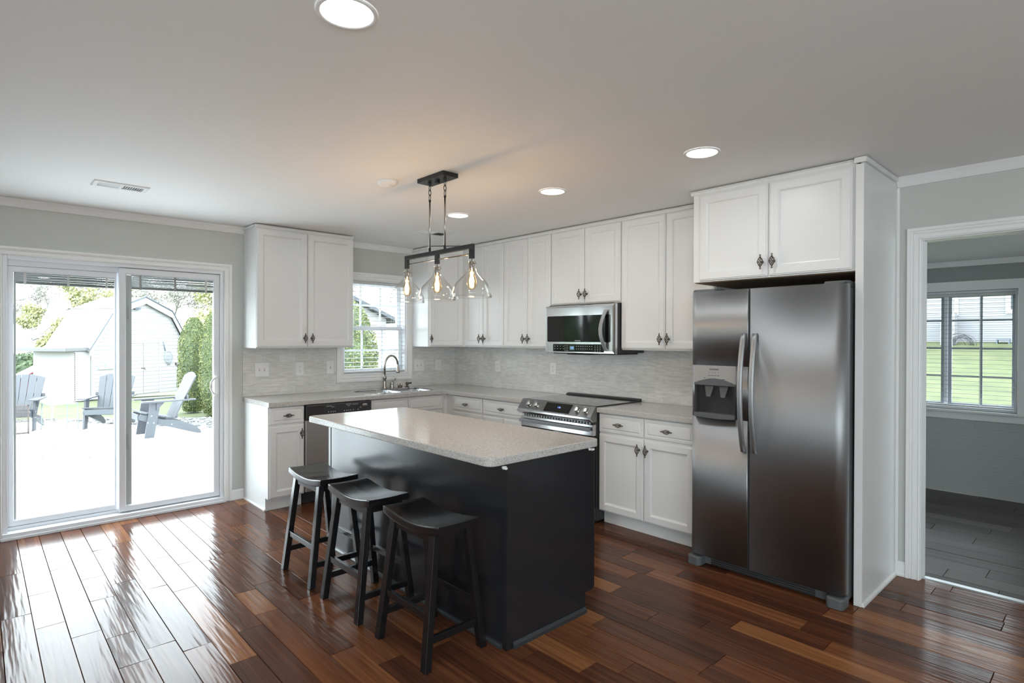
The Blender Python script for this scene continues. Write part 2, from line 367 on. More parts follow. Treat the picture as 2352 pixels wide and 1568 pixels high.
def plank_floor(name, x0, x1, y0, y1, off, W, m, Lmin, Lmax, label, seed, drop=.0045, top=0.):
    rnd = random.Random(seed); mb = MB(); tones = []
    k = math.floor((x0-off)/W)
    while off+k*W < x1:
        xa, xb = max(x0, off+k*W), min(x1, off+(k+1)*W); k += 1
        if xb-xa < .003: continue
        y = y0-rnd.uniform(0, Lmax)
        while y < y1:
            L = rnd.uniform(Lmin, Lmax); ya, yb = max(y, y0), min(y+L, y1); y += L
            if yb-ya < .01: continue
            e = .0022; tl = rnd.uniform(-.0012, .0012); t = .08+.66*rnd.random()**1.1; t2 = rnd.random()
            if rnd.random() < .05: t = .92
            b = mb.add([(xa, ya, top-drop), (xb, ya, top-drop), (xb, yb, top-drop), (xa, yb, top-drop),
                        (xa+e, ya+e, top+tl), (xb-e, ya+e, top-tl), (xb-e, yb-e, top-tl), (xa+e, yb-e, top+tl)])
            fs = ((4, 5, 6, 7), (0, 1, 5, 4), (1, 2, 6, 5), (2, 3, 7, 6), (3, 0, 4, 7))
            for f in fs: mb.quad(*[b+i for i in f]); tones.append((t, t2))
    mb.face([(x0, y0, top-drop-.001), (x1, y0, top-drop-.001), (x1, y1, top-drop-.001), (x0, y1, top-drop-.001)]); tones.append((0, 0))
    me = bpy.data.meshes.new(name); me.from_pydata(mb.v, [], mb.f); me.update()
    a = me.attributes.new('tone', 'FLOAT_COLOR', 'FACE')
    for i, (t, t2) in enumerate(tones): a.data[i].color = (t, t2, 0, 1)
    me.materials.append(M[m]); o = bpy.data.objects.new(name, me); C.objects.link(o)
    return struct(o, label, 'floor')
plank_floor('floor', XL, .055, YF, 0.0, -3.953, .1217, 'floor', .32, 1.25, 'glossy dark brown hand scraped plank floor', 11)

# next room beyond the cased opening
X2 = 2.637
struct(MB().box(.12, X2, -7.5, -2.4, 2.19, 2.31).build('ceiling', 'ceil'), 'low ceiling of the next room', 'ceiling')
plank_floor('floor', .055, X2, -7.5, -2.4, 0.0, .17, 'floor_far', .5, 1.3, 'grey brown plank floor of the next room', 5)
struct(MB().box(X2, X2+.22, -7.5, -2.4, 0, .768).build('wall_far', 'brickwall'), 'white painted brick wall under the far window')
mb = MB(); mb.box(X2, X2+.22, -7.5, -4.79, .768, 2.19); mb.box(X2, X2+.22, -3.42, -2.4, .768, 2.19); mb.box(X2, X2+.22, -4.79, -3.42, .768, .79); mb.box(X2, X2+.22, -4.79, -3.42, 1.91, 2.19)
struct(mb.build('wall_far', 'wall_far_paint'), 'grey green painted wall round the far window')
struct(MB().box(.12, X2+.22, -2.4, -2.25, 0, 2.19).build('wall_side', 'wall'), 'side wall of the next room')
mb = MB(); mb.box(.12, .5, -7.65, -7.5, 0, 2.19); mb.box(1.3, X2+.22, -7.65, -7.5, 0, 2.19); mb.box(.5, 1.3, -7.65, -7.5, 0, .9); mb.box(.5, 1.3, -7.65, -7.5, 1.95, 2.19)
struct(mb.build('wall_side', 'wall'), 'other side wall of the next room with a wide window')
portal('daylight_side_window', (.9, -7.75, 1.43), (R(90), 0, 0), .8, 1.05)
bw = M['brickwall']; n, l = nt(bw); b = n['Principled BSDF']
tcn = n.new('ShaderNodeTexCoord'); sp = n.new('ShaderNodeSeparateXYZ'); cb = n.new('ShaderNodeCombineXYZ'); l.new(tcn.outputs['Object'], sp.inputs[0]); l.new(sp.outputs['Y'], cb.inputs['X']); l.new(sp.outputs['Z'], cb.inputs['Y'])
br = n.new('ShaderNodeTexBrick'); br.inputs['Scale'].default_value = 1; br.inputs['Brick Width'].default_value = .23; br.inputs['Row Height'].default_value = .077; br.inputs['Mortar Size'].default_value = .005; br.inputs['Mortar Smooth'].default_value = .6
l.new(cb.outputs[0], br.inputs['Vector']); bu = n.new('ShaderNodeBump'); bu.invert = True; bu.inputs['Strength'].default_value = .35; bu.inputs['Distance'].default_value = .004; l.new(br.outputs['Fac'], bu.inputs['Height']); l.new(bu.outputs[0], b.inputs['Normal'])

# trim
def crown(name, a0, a1, wall, label):
    pr = [(0, 0), (-.012, 0), (-.020, .012), (-.034, .034), (-.048, .050), (-.052, .056), (0, .056)]
    mb = MB()
    if wall == 'back': mb.prism([(p[0], H-.0565+p[1]) for p in pr], 'yz', a0, a1)
    else: mb.prism([(p[0], H-.0565+p[1]) for p in pr], 'xz', a0, a1)
    return struct(mb.build(name, 'trim'), label, 'trim')
crown('trim_1', XL, -2.393, 'back', 'white crown moulding above the patio door')
crown('trim_2', -1.486, -.612, 'back', 'white crown moulding above the sink window')
crown('trim_3', YF, -4.489, 'right', 'white crown moulding right of the tall end panel')
def base(name, a0, a1, wall, label):
    pr = [(0, 0), (-.022, 0), (-.022, .012), (-.014, .020), (-.013, .075), (-.007, .088), (0, .088)]
    mb = MB(); mb.prism(pr, 'yz' if wall == 'back' else 'xz', a0, a1)
    return struct(mb.build(name, 'trim'), label, 'baseboard')
base('baseboard_back', -2.497, -2.394, 'back', 'short white baseboard between patio door and base cabinet')
base('baseboard_back', XL, -4.092, 'back', 'white baseboard left of the patio door')
base('baseboard_right', -4.541, -4.489, 'right', 'short white baseboard between end panel and opening')
base('baseboard_right', YF, -5.54, 'right', 'white baseboard beyond the opening')

def casing_profile(w):   # distance from opening, thickness
    return [(0, 0), (0, .014), (.006, .018), (.012, .013), (.03, .014), (.036, .020), (.042, .015), (w-.022, .016), (w-.016, .024), (w, .024), (w, 0)]
def casing(name, wall, a0, a1, z0, z1, w, label, bottom=False, parent=None, m='trim'):
    """mitred casing round opening a0..a1, z0..z1"""
    mb = MB(); pr = casing_profile(w)
    if bottom: loop = lambda d: [(a0-d, z0-d), (a1+d, z0-d), (a1+d, z1+d), (a0-d, z1+d)]
    else: loop = lambda d: [(a0-d, z0), (a0-d, z1+d), (a1+d, z1+d), (a1+d, z0)]
    L = []
    for d, t in pr:
        L.append([(x, -t, z) if wall == 'back' else (-t, x, z) for x, z in loop(d)])
    m_ = len(L[0]); idx = [mb.add(q) for q in L]
    for p, q in zip(idx, idx[1:]):
        for j in range(m_ if bottom else m_-1): mb.quad(p+j, p+(j+1) % m_, q+(j+1) % m_, q+j)
    o = mb.build(name, m, parent)
    if not parent: struct(o, label, 'trim')
    return o
casing('trim_4', 'back', -4.030, -2.557, 0, 2.038, .060, 'white casing round the patio door')
casing('trim_5', 'right', -5.45, -4.612, 0, 2.052, .069, 'white casing round the opening to the next room')
jb = MB(); jb.box(0.001, .119, -4.6125, -4.616, 0, 2.051); jb.box(0.001, .119, -5.4495, -5.437, 0, 2.051); jb.box(0.001, .119, -5.437, -4.616, 2.047, 2.0515)
struct(jb.build('trim_6', 'trim'), 'white jamb lining of the opening', 'trim')
struct(MB().prism([(.035, 0.0005), (.045, .006), (.085, .006), (.10, 0.0005)], 'xz', -5.436, -4.617).build('trim_7', mat('aluminium_strip', (.6, .62, .63), .3, .8)), 'metal threshold strip between the two floors', 'trim')

# ------------------------------------------------------------------ patio door
D1 = sempty('door_1', 'white vinyl sliding patio door', 'door', (0, 0, 0))
x0, x1 = -4.031, -2.556
mb = MB(); mb.box(x0, x0+.030, .002, .13, .03, 2.039); mb.box(x1-.030, x1, .002, .13, .03, 2.039); mb.box(x0+.030, x1-.030, .002, .06, 2.010, 2.039); mb.box(x0+.030, x1-.030, .0605, .13, 1.970, 2.039)
mb.build('door_frame', 'vinyl', D1, bevel=.002)
mb = MB(); mb.box(x0, x1, -.03, .13, .0, .045); mb.box(x0+.03, x1-.03, .060, .13, .045, .068); mb.box(x0-.008, x1+.008, -.045, -.03, .0, .020)
mb.build('door_sill', 'vinyl', D1, bevel=.003)
def slider(name, a0, a1, y, st, zb, zt, gb, gt):
    mb = MB(); ib, it = (gb-zb)/st, (zt-gt)/st
    pr = [(0, y+.036), (0, y+.003), (.003, y), (st-.008, y), (st-.002, y+.004), (st, y+.016)]
    L = [[(a0+i, yy, zb+i*ib), (a1-i, yy, zb+i*ib), (a1-i, yy, zt-i*it), (a0+i, yy, zt-i*it)] for i, yy in pr]
    mb.rings(L, cap=False)
    mb.rings([[(p[0], y+.036, p[2]) for p in L[0]], [(p[0], y+.036, p[2]) for p in L[-1]], L[-1]], cap=False)
    o = mb.build(name, 'vinyl', D1)
    MB().face([(a0+st, y+.018, gb), (a1-st, y+.018, gb), (a1-st, y+.018, gt), (a0+st, y+.018, gt)]).build('pane', 'glass', o)
    return o
S1 = slider('fixed_panel', -4.0005, -3.318, .068, .036, .070, 1.968, .114, 1.925)
S2 = slider('sliding_panel', -3.331, -2.5865, .022, .050, .052, 2.006, .098, 1.955)
def stack_blind(a0, a1, y, zt, zb, par):
    mb = MB(); n_ = 13
    for k in range(n_):
        z = zb+.012+(zt-zb-.016)*k/(n_-1); t = .0022; sag = random.uniform(-.003, .003)
        mb.hexa([(a0, y, z-t), (a1, y, z-t+sag), (a1, y+.012, z-t+sag-.003), (a0, y+.012, z-t-.003)], [(a0, y, z+t), (a1, y, z+t+sag), (a1, y+.012, z+t+sag-.003), (a0, y+.012, z+t-.003)])
    mb.box(a0, a1, y-.002, y+.014, zb, zb+.012)
    o = mb.build('raised_blind', 'blind_grey', par)
    c_ = MB()
    for f in (.1, .51, .90): c_.box(a0+(a1-a0)*f-.008, a0+(a1-a0)*f+.008, y-.004, y-.002, zb-.004, zt)
    c_.build('blind_tape', 'blind', o)
stack_blind(-3.962, -3.340, .092, 1.950, 1.843, S1)
stack_blind(-3.242, -2.632, .044, 1.965, 1.843, S2)
# side rails of the in-glass blind operator and the pull handle
mb = MB(); mb.box(-3.962, -3.950, .088, .102, .116, 1.922); mb.box(-3.978, -3.968, .078, .085, 1.66, 1.76); mb.box(-3.978, -3.968, .078, .085, .60, .72); mb.box(-3.9635, -3.9625, .087, .102, .116, 1.922); mb.build('blind_track', 'rail_grey', S1)
mb = MB(); mb.box(-3.280, -3.242, .043, .056, .10, 1.953); mb.box(-3.266, -3.252, .032, .039, 1.60, 1.70); mb.box(-3.266, -3.252, .032, .039, .55, .67); mb.build('blind_track', 'rail_grey', S2)
mb = MB()
arc = [(-2.615-.058*math.cos(a), -.012-.016*math.cos(a), 1.027+.076*math.sin(a)) for a in [(-PI/2)+PI*k/14 for k in range(15)]]
mb.tube([(-2.615, .022, 1.027-.076)]+arc+[(-2.615, .022, 1.027+.076)], .0075, 10)
mb.box(-2.632, -2.598, .014, .0215, .935, 1.120)
mb.build('door_handle', 'white_plastic', S2)

# ------------------------------------------------------------------ kitchen window
W1 = sempty('window_1', 'white double hung window over the sink', 'window')
casing('window_casing', 'back', -1.425, -.683, 1.075, 2.055, .076, '', True, W1)
mb = MB(); mb.box(-1.4295, -1.417, .001, .158, 1.071, 2.059); mb.box(-.691, -.6785, .001, .158, 1.071, 2.059); mb.box(-1.417, -.691, .001, .158, 1.071, 1.084); mb.box(-1.417, -.691, .001, .158, 2.047, 2.059)
mb.build('window_frame', 'vinyl', W1)
def sash(a0, a1, z0, z1, y, cols, rows, name='sash', par=None, axis='x', st=.042, mun=.016):
    par = par or W1; mb = MB()
    def B(p, q, u0, u1, y0=y, y1=y+.03):
        if axis == 'x': mb.box(p, q, y0, y1, u0, u1)
        else: mb.box(y0, y1, p, q, u0, u1)
    B(a0, a0+st, z0, z1); B(a1-st, a1, z0, z1); B(a0+st, a1-st, z0, z0+st); B(a0+st, a1-st, z1-st, z1)
    for k in cols: B(k-mun/2, k+mun/2, z0+st, z1-st, y+.010, y+.020)
    for k in rows:
        B(a0+st, a1-st, k-mun/2, k+mun/2, y+.011, y+.019)
    o = mb.build(name, 'vinyl' if axis == 'x' else 'vinyl_shaded', par)
    yy = y+.015
    pts = [(a0+st, z0+st), (a1-st, z0+st), (a1-st, z1-st), (a0+st, z1-st)]
    MB().face([(p, yy, q) if axis == 'x' else (yy, p, q) for p, q in pts]).build('pane', 'glass', o)
    return o
sash(-1.416, -.692, 1.535, 2.046, .10, (-1.17, -.935), (1.80,), mun=.020)
sash(-1.416, -.692, 1.085, 1.575, .066, (-1.17, -.935), (1.32,), mun=.020)

def slat_blind(name, axis, a0, a1, z0, z1, pos, depth, pitch, label, headh, sign=1):
    t = thing(name, label, 'blind', ((a0+a1)/2, pos, z1) if axis == 'x' else (pos, (a0+a1)/2, z1)); h = (a1-a0)/2
    def B(mb, p, q, u0, u1, d0, d1):
        if axis == 'x': mb.box(p, q, d0, d1, u0, u1)
        else: mb.box(d0, d1, p, q, u0, u1)
    mb = MB(); B(mb, -h, h, -headh, 0, -depth/2-.004, depth/2+.004); mb.build('headrail', 'blind', t, bevel=.002)
    mb = MB(); z = -headh-pitch*.8
    while z > z0-z1+pitch*.9:
        for s_ in (0,):
            c0 = .0016
            if axis == 'x': mb.hexa([(-h, -depth/2, z-.0018), (h, -depth/2, z-.0018), (h, depth/2, z-.0018), (-h, depth/2, z-.0018)], [(-h, -depth/2, z+.0018), (h, -depth/2, z+.0018), (h, depth/2, z+.0018), (-h, depth/2, z+.0018)])
            else: mb.box(-depth/2, depth/2, -h, h, z-.0011, z+.0011)
        z -= pitch
    mb.build('slats', 'blind' if axis == 'x' else 'slat_backlit', t)
    mb = MB(); B(mb, -h, h, z0-z1, z0-z1+.016, -depth/2, depth/2); mb.build('bottom_rail', 'blind', t, bevel=.002)
    for f in (-.62, .62):
        for d in (-depth/2-.001, depth/2+.001):
            p = (f*h, d, -.002) if axis == 'x' else (d, f*h, -.002); q = (p[0], p[1], z0-z1)
            MB().cyl(p, q, .0011, 5).build('ladder_cord', 'cord', t)
    return t
slat_blind('venetian_blind', 'x', -1.414, -.694, 1.088, 2.045, .033, .046, .0435, 'white slat blind lowered with open slats in the sink window', .03)

# far window
W2 = sempty('window_2', 'white framed double window of the next room', 'window')
xw = X2
mb = MB()
mb.box(xw+.02, xw+.2, -4.789, -4.768, .792, 1.908); mb.box(xw+.02, xw+.2, -3.442, -3.421, .792, 1.908); mb.box(xw+.02, xw+.2, -4.768, -3.442, 1.888, 1.908); mb.box(xw+.02, xw+.2, -4.768, -3.442, .792, .812); mb.box(xw+.10, xw+.19, -4.264, -4.236, .812, 1.888)
mb.build('window_frame', 'vinyl', W2)
pr = [(.0, 0), (.0, .016), (.02, .020), (.03, .016), (.07, .018), (.08, .026), (.095, .026), (.095, 0)]
mb = MB(); mb.box(xw-.018, xw-.001, -4.86, -4.79, .72, 2.0); mb.box(xw-.018, xw-.001, -3.42, -3.35, .72, 2.0); mb.box(xw-.022, xw-.001, -4.86, -3.35, 1.91, 2.0); mb.build('window_casing', 'trim', W2, bevel=.003)
mb = MB(); mb.box(xw-.05, xw+.02, -4.88, -3.33, .768, .790); mb.box(xw-.016, xw-.001, -4.86, -3.35, .70, .768); mb.build('window_sill', 'trim', W2, bevel=.004)
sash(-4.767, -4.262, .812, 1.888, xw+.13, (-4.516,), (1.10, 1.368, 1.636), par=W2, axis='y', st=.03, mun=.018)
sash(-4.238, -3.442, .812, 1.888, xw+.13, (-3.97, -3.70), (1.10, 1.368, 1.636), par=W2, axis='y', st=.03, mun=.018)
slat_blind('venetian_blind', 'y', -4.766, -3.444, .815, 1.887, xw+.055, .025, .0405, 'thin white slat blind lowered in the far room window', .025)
struct(MB().prism([(0, 0), (-.03, 0), (-.05, .05), (0, .05)], 'xz', -7.5, -2.4).xf(Matrix.Translation((X2, 0, 2.139))).build('trim_8', 'trim'), 'crown moulding of the next room', 'trim')

# rear windows behind the camera
for k, (a0, a1) in enumerate(((-6.3, -5.15), (-4.95, -3.75))):
    Wn = sempty('window_%d' % (3+k), 'white window in the wall behind the viewer', 'window'); mb = MB()
    y = YF-.08
    for p, q, u0, u1 in ((a0, a0+.05, .45, 2.25), (a1-.05, a1, .45, 2.25), (a0+.05, a1-.05, .45, .50), (a0+.05, a1-.05, 2.20, 2.25), ((a0+a1)/2-.03, (a0+a1)/2+.03, .50, 2.20), (a0+.05, a1-.05, 1.43, 1.47)):
        mb.box(p, q, y-.03, y+.03, u0, u1)
    mb.build('sash', 'vinyl', Wn); MB().face([(a0+.05, y, .5), (a1-.05, y, .5), (a1-.05, y, 2.2), (a0+.05, y, 2.2)]).build('pane', 'glass', Wn)

Wn = sempty('window_5', 'unseen white window added in the left wall for its light', 'window'); mb = MB()  # out of view, added to light the cabinet fronts on the right wall
for p, q, u0, u1 in ((-8.2, -8.15, .65, 2.15), (-5.95, -5.9, .65, 2.15), (-8.15, -5.95, .65, .70), (-8.15, -5.95, 2.10, 2.15), (-7.08, -7.02, .70, 2.10)): mb.box(XL-.11, XL-.05, p, q, u0, u1)
mb.build('sash', 'vinyl', Wn); MB().face([(XL-.08, -8.15, .7), (XL-.08, -5.95, .7), (XL-.08, -5.95, 2.1), (XL-.08, -8.15, 2.1)]).build('pane', 'glass', Wn)

# ------------------------------------------------------------------ backsplash
mb = MB(); T = .007
for p, q, u0, u1 in ((-2.40, -1.502, .9145, 1.36), (-1.502, -.606, .9145, .998), (-.606, -.0005, .9145, 1.36)): mb.box(p, q, -T, -.0005, u0, u1)
struct(mb.build('backsplash', 'tile_back'), 'streaky stone tile backsplash round the sink window', 'tiles')
mb = MB(); mb.box(-T, -.0005, -3.47, -.0075, .9145, 1.36); mb.box(-T, -.0005, -2.655, -1.88, 1.36, 1.42)
struct(mb.build('backsplash', 'tile_right'), 'streaky stone tile backsplash behind the range', 'tiles')

# ------------------------------------------------------------------ cabinets
def make_knob_mesh():
    mb = MB(); L = .043
    for k in range(6):
        path = []
        for j in range(15):
            t = j/14; z = -.028+.056*t; r = .0035+.0125*math.sin(PI*t)**1.1; a = 2*PI*k/6+t*PI*1.0
            path.append((r*math.cos(a), -.030+r*math.sin(a), z))
        mb.tube(path, .0021, 6)
    for s in (1, -1):
        mb.lathe([(0.0005, s*.026), (.0052, s*.027), (.0046, s*.032), (.0040, s*.036), (.0056, s*.040), (.0050, s*.044), (.0005, s*.0455)], (0, -.030, 0), 'Z', 10)
    mb.lathe([(.0095, 0), (.0085, -.003), (.0042, -.006), (.0040, -.016), (.0062, -.0195), (.0005, -.021)], (0, 0, 0), 'Y', 12)
    o = mb.build('knob', 'pewter'); me = o.data; bpy.data.objects.remove(o); return me
KNOB = make_knob_mesh()
def knob(parent, x, y, z, horiz=False):
    o = bpy.data.objects.new('knob', KNOB); C.objects.link(o); o.parent = parent; o.location = (x, y, z)
    if horiz: o.rotation_euler = (0, R(90), 0)
    return o
def door(parent, xa, xb, za, zb, y, kx=None, kz=None, name='door', m='cab', rot=None, loc=None):
    s = .058
    pr = [(0, y), (0, y-.012), (.003, y-.016), (.007, y-.016), (.010, y-.020), (s-.007, y-.020), (s, y-.016), (s+.003, y-.0105), (s+.010, y-.0085)]
    o = MB().rectloft(xa, xb, za, zb, pr).build(name, m, parent)
    if kx is not None: knob(o, kx, y-.020, kz)
    return o
def drawer(parent, xa, xb, za, zb, y, knobbed=True, m='cab', name='drawer'):
    pr = [(0, y), (0, y-.012), (.003, y-.016), (.022, y-.017), (.026, y-.0145), (.033, y-.0195), (.037, y-.020)]
    o = MB().rectloft(xa, xb, za, zb, pr).build(name, m, parent)
    if knobbed: knob(o, (xa+xb)/2, y-.020, (za+zb)/2, True)
    return o
def top_mould(parent, W, D, z1=H, ends=(0, 0), extra=.016):
    """strip of moulding along the front top of a wall cabinet, local frame"""
    a0, a1 = -extra*ends[0], W+extra*ends[1]
    mb = MB(); pr = [(-D+.002, z1-.035), (-D-.006, z1-.035), (-D-.012, z1-.026), (-D-.013, z1-.018), (-D-.022, z1-.013), (-D-.022, z1-.010), (-D+.002, z1-.010)]
    mb.prism(pr, 'yz', a0, a1)
    for e, xx, s in ((ends[0], 0, -1), (ends[1], W, 1)):
        if e: mb.box(xx, xx+s*extra, -D-.012, -.055, z1-.030, z1-.010)
    return mb.build('top_moulding', 'cab', parent)
def wall_cab(label, loc, rotz, W, D, z0, doors, z1=H, ends=(0, 0), knob_side=None, m='cab'):
    t = thing('wall_cabinet', label, 'cabinet', (loc[0], loc[1], 0), rotz, 'white wall cabinets')
    MB().box(0.0005, W-.0005, -D+.0005, -.0012, z0, z1-.014).build('cabinet_body', m, t, bevel=.001)
    for xa, xb, ks in doors:
        kx = xa+.030 if ks == 'l' else xb-.030
        door(t, xa, xb, z0+.010, z1-.040, -D, kx, z0+.088)
    top_mould(t, W, D, z1, ends)
    return t
UB, UD = 1.36, .325
wall_cab('white two door wall cabinet left of the sink window', (-2.397, 0), 0, .911, UD, UB, [(.004, .450, 'r'), (.458, .907, 'l')], ends=(1, 0))
RB = R(-90)
wall_cab('white two door wall cabinet next to the corner cabinet', (0, -.618), RB, .621, UD, UB, [(.004, .307, 'r'), (.313, .617, 'l')])
wall_cab('white two door wall cabinet just left of the microwave', (0, -1.240), RB, .637, UD, UB, [(.004, .332, 'r'), (.338, .633, 'l')])
wall_cab('short white two door wall cabinet above the microwave', (0, -1.878), RB, .779, UD, 1.745, [(.010, .392, 'r'), (.398, .772, 'l')])
wall_cab('white two door wall cabinet between microwave and refrigerator', (0, -2.658), RB, .810, UD, UB, [(.004, .408, 'r'), (.414, .806, 'l')])
# diagonal corner cabinet
t = thing('wall_cabinet', 'white corner wall cabinet with one diagonal door right of the sink window', 'cabinet', (0, 0, 0), 0, 'white wall cabinets')
poly = [(-.0012, -.0012), (-.609, -.0012), (-.609, -.325), (-.325, -.616), (-.0012, -.616)]
MB().prism(poly, 'xy', UB, H-.014).build('cabinet_body', 'cab', t)
dl = math.hypot(.284, .291); ang = math.atan2(-.291, .284)
do = door(t, .022, dl-.022, UB+.010, H-.040, -.001, .022+.028, UB+.088); do.location = (-.609, -.325, 0); do.rotation_euler = (0, 0, ang)
mb = MB(); mb.prism([(0, H-.035), (-.008, H-.035), (-.022, H-.013), (-.022, H-.010), (0, H-.010)], 'yz', -.012, dl+.01)
o = mb.build('top_moulding', 'cab', t); o.location = (-.609, -.325, 0); o.rotation_euler = (0, 0, ang)
MB().box(-.625, -.609, -.325, -.055, H-.030, H-.010).build('side_moulding', 'cab', t)
# cabinet above the refrigerator
t = thing('wall_cabinet', 'deep white two door cabinet above the refrigerator', 'cabinet', (0, -3.470, 0), RB, 'white wall cabinets')
FD = .640
mb = MB(); mb.box(.0005, .976, -FD, -.0012, 1.826, H-.014); mb.build('cabinet_body', 'cab', t, bevel=.001)
MB().box(.002, .974, -FD+.02, -.02, 1.8225, 1.8255).build('underside', 'bare_wood', t, label='unpainted underside')
door(t, .052, .500, 1.834, H-.044, -FD, .470, 1.834+.085); door(t, .510, .960, 1.834, H-.044, -FD, .540, 1.834+.085)
top_mould(t, .977, FD, H, (1, 0), .014)
# tall end panel
t = thing('end_panel', 'tall white panel standing right of the refrigerator', 'panel', (0, -4.4475, 0), RB, None)
MB().box(0, .020, -.640, -.0012, 0, H-.006).xf(Matrix.Translation((.020, 0, 0))).build('panel', 'cab', t)
MB().box(.0, .040, -.660, -.6405, 0, H-.038).build('front_stile', 'cab', t, bevel=.0015)
mb = MB(); mb.box(.0405, .056, -.66, -.055, H-.030, H-.005); mb.box(-.004, .056, -.676, -.6605, H-.034, H-.005); mb.build('top_moulding', 'cab', t, bevel=.003)
MB().prism([(.0405, 0), (.052, 0), (.052, .014), (.046, .022), (.0405, .024)], 'xz', -.655, -.02).build('shoe_moulding', 'trim', t)
MB().box(.0405, .055, -.0145, -.0012, .02, H-.06).build('scribe_strip', 'trim', t)

# base cabinets
def base_cab(label, loc, rotz, W, D, parts, left_end=False, toe=.495, open_top=False):
    t = thing('base_cabinet', label, 'cabinet', (loc[0], loc[1], 0), rotz, 'white base cabinets')
    if open_top:
        mb = MB(); mb.box(.0005, .018, -D, -.002, .105, .8735); mb.box(W-.018, W-.0005, -D, -.002, .105, .8735); mb.box(.018, W-.018, -D, -D+.018, .105, .8735); mb.box(.018, W-.018, -.010, -.002, .105, .8735); mb.box(.018, W-.018, -D+.018, -.010, .105, .122); mb.build('cabinet_body', 'cab', t)
    else: MB().box(.0005, W-.0005, -D, -.002, .105, .8735).build('cabinet_body', 'cab', t, bevel=.001)
    MB().box(.0005 if not left_end else .018, W-.0005, -toe, -.002, 0, .1045).build('toe_kick', 'cab', t)
    for kind, xa, xb, za, zb, ks in parts:
        if kind == 'door': door(t, xa, xb, za, zb, -D, (xa+.030 if ks == 'l' else xb-.030) if ks else None, zb-.075)
        else: drawer(t, xa, xb, za, zb, -D, bool(ks))
    return t
bz = (.725, .866, .112, .708)
t = base_cab('white base cabinet with one drawer and door left of the dishwasher', (-2.393, 0), 0, .3065, .595, [('drawer', .010, .302, bz[0], bz[1], 1), ('door', .010, .302, bz[2], bz[3], 'r')], True, .54)
mb = MB(); mb.prism([(-.0, 0), (-.540, 0), (-.540, .105), (-.598, .105), (-.598, .8735), (0, .8735)], 'yz', -.0005, .0175); mb.build('end_panel', 'cab', t)
MB().prism([(-.0008, 0), (-.010, 0), (-.010, .010), (-.0008, .016)], 'xz', -.54, -.03).build('shoe_moulding', 'trim', t)
base_cab('white sink cabinet with two blank drawer fronts', (-1.457, 0), 0, .842, .595, [('drawer', .012, .412, bz[0], bz[1], 0), ('drawer', .424, .836, bz[0], bz[1], 0), ('door', .012, .412, bz[2], bz[3], 'r'), ('door', .424, .836, bz[2], bz[3], 'l')], open_top=True)
t = thing('base_cabinet', 'blank white corner base cabinet under the bend of the worktop', 'cabinet', (0, 0, 0), 0, 'white base cabinets')
MB().prism([(-.002, -.002), (-.6145, -.002), (-.6145, -.595), (-.60, -.62), (-.575, -.62), (-.575, -.7545), (-.002, -.7545)], 'xy', .105, .8735).build('cabinet_body', 'cab', t)
MB().prism([(-.002, -.002), (-.6145, -.002), (-.6145, -.50), (-.50, -.50), (-.50, -.7545), (-.002, -.7545)], 'xy', 0, .1045).build('toe_kick', 'cab', t)
base_cab('narrow white base cabinet with one drawer by the corner', (0, -.755), RB, .460, .575, [('drawer', .004, .453, bz[0], bz[1], 1), ('door', .004, .453, bz[2], bz[3], 'r')])
base_cab('white base cabinet with one wide drawer left of the range', (0, -1.2155), RB, .602, .575, [('drawer', .008, .594, bz[0], bz[1], 1), ('door', .008, .298, bz[2], bz[3], 'r'), ('door', .304, .594, bz[2], bz[3], 'l')])
base_cab('white base cabinet with two drawers and two doors right of the range', (0, -2.632), RB, .836, .575, [('drawer', .006, .411, bz[0], bz[1], 1), ('drawer', .421, .826, bz[0], bz[1], 1), ('door', .006, .411, bz[2], bz[3], 'r'), ('door', .421, .826, bz[2], bz[3], 'l')], toe=.515)

# ------------------------------------------------------------------ worktops
def slab(outer, hole, z0, z1, name, bev, parent=None, m='quartz'):
    bm = bmesh.new(); ov = [bm.verts.new((x, y, z0)) for x, y in outer]
    if hole:                                         # two faces that meet left and right of the hole
        hv = [bm.verts.new((x, y, z0)) for x, y in hole]; n_ = len(hv)
        kr = max(range(n_), key=lambda k: hole[k][0]-abs(hole[k][1]+.3575)*.1); kl = min(range(n_), key=lambda k: hole[k][0]+abs(hole[k][1]+.3575)*.1)
        arc_top = [hv[(kr+q) % n_] for q in range(((kl-kr) % n_)+1)]; arc_bot = [hv[(kl+q) % n_] for q in range(((kr-kl) % n_)+1)]
        bm.faces.new([ov[1], ov[0]]+arc_top)         # ov[0] right rear corner, ov[1] left rear corner
        bm.faces.new(ov[1:]+[ov[0]]+arc_bot[::-1])
    else: bm.faces.new(ov)
    fs = [f for f in bm.faces]
    r = bmesh.ops.extrude_face_region(bm, geom=fs)
    vs = [g for g in r['geom'] if isinstance(g, bmesh.types.BMVert)]
    bmesh.ops.translate(bm, verts=vs, vec=(0, 0, z1-z0)); bmesh.ops.recalc_face_normals(bm, faces=bm.faces)
    bm.normal_update()
    ed = [e for e in bm.edges if len(e.link_faces) == 2 and abs(abs(e.link_faces[0].normal.z)-abs(e.link_faces[1].normal.z)) > .5]
    bmesh.ops.bevel(bm, geom=ed, offset=bev, segments=3, affect='EDGES', profile=.6)
    me = bpy.data.meshes.new(name); bm.to_mesh(me); bm.free(); me.materials.append(M[m])
    o = bpy.data.objects.new(name, me); C.objects.link(o)
    if parent: o.parent = parent
    return o
def rrect(x0, x1, y0, y1, r, n=6):
    P = []
    for cx, cy, a0 in ((x1-r, y1-r, 0), (x0+r, y1-r, 90), (x0+r, y0+r, 180), (x1-r, y0+r, 270)):
        for k in range(n+1):
            a = R(a0+90*k/n); P.append((cx+r*math.cos(a), cy+r*math.sin(a)))
    return P
CZ0, CZ1 = .8745, .914
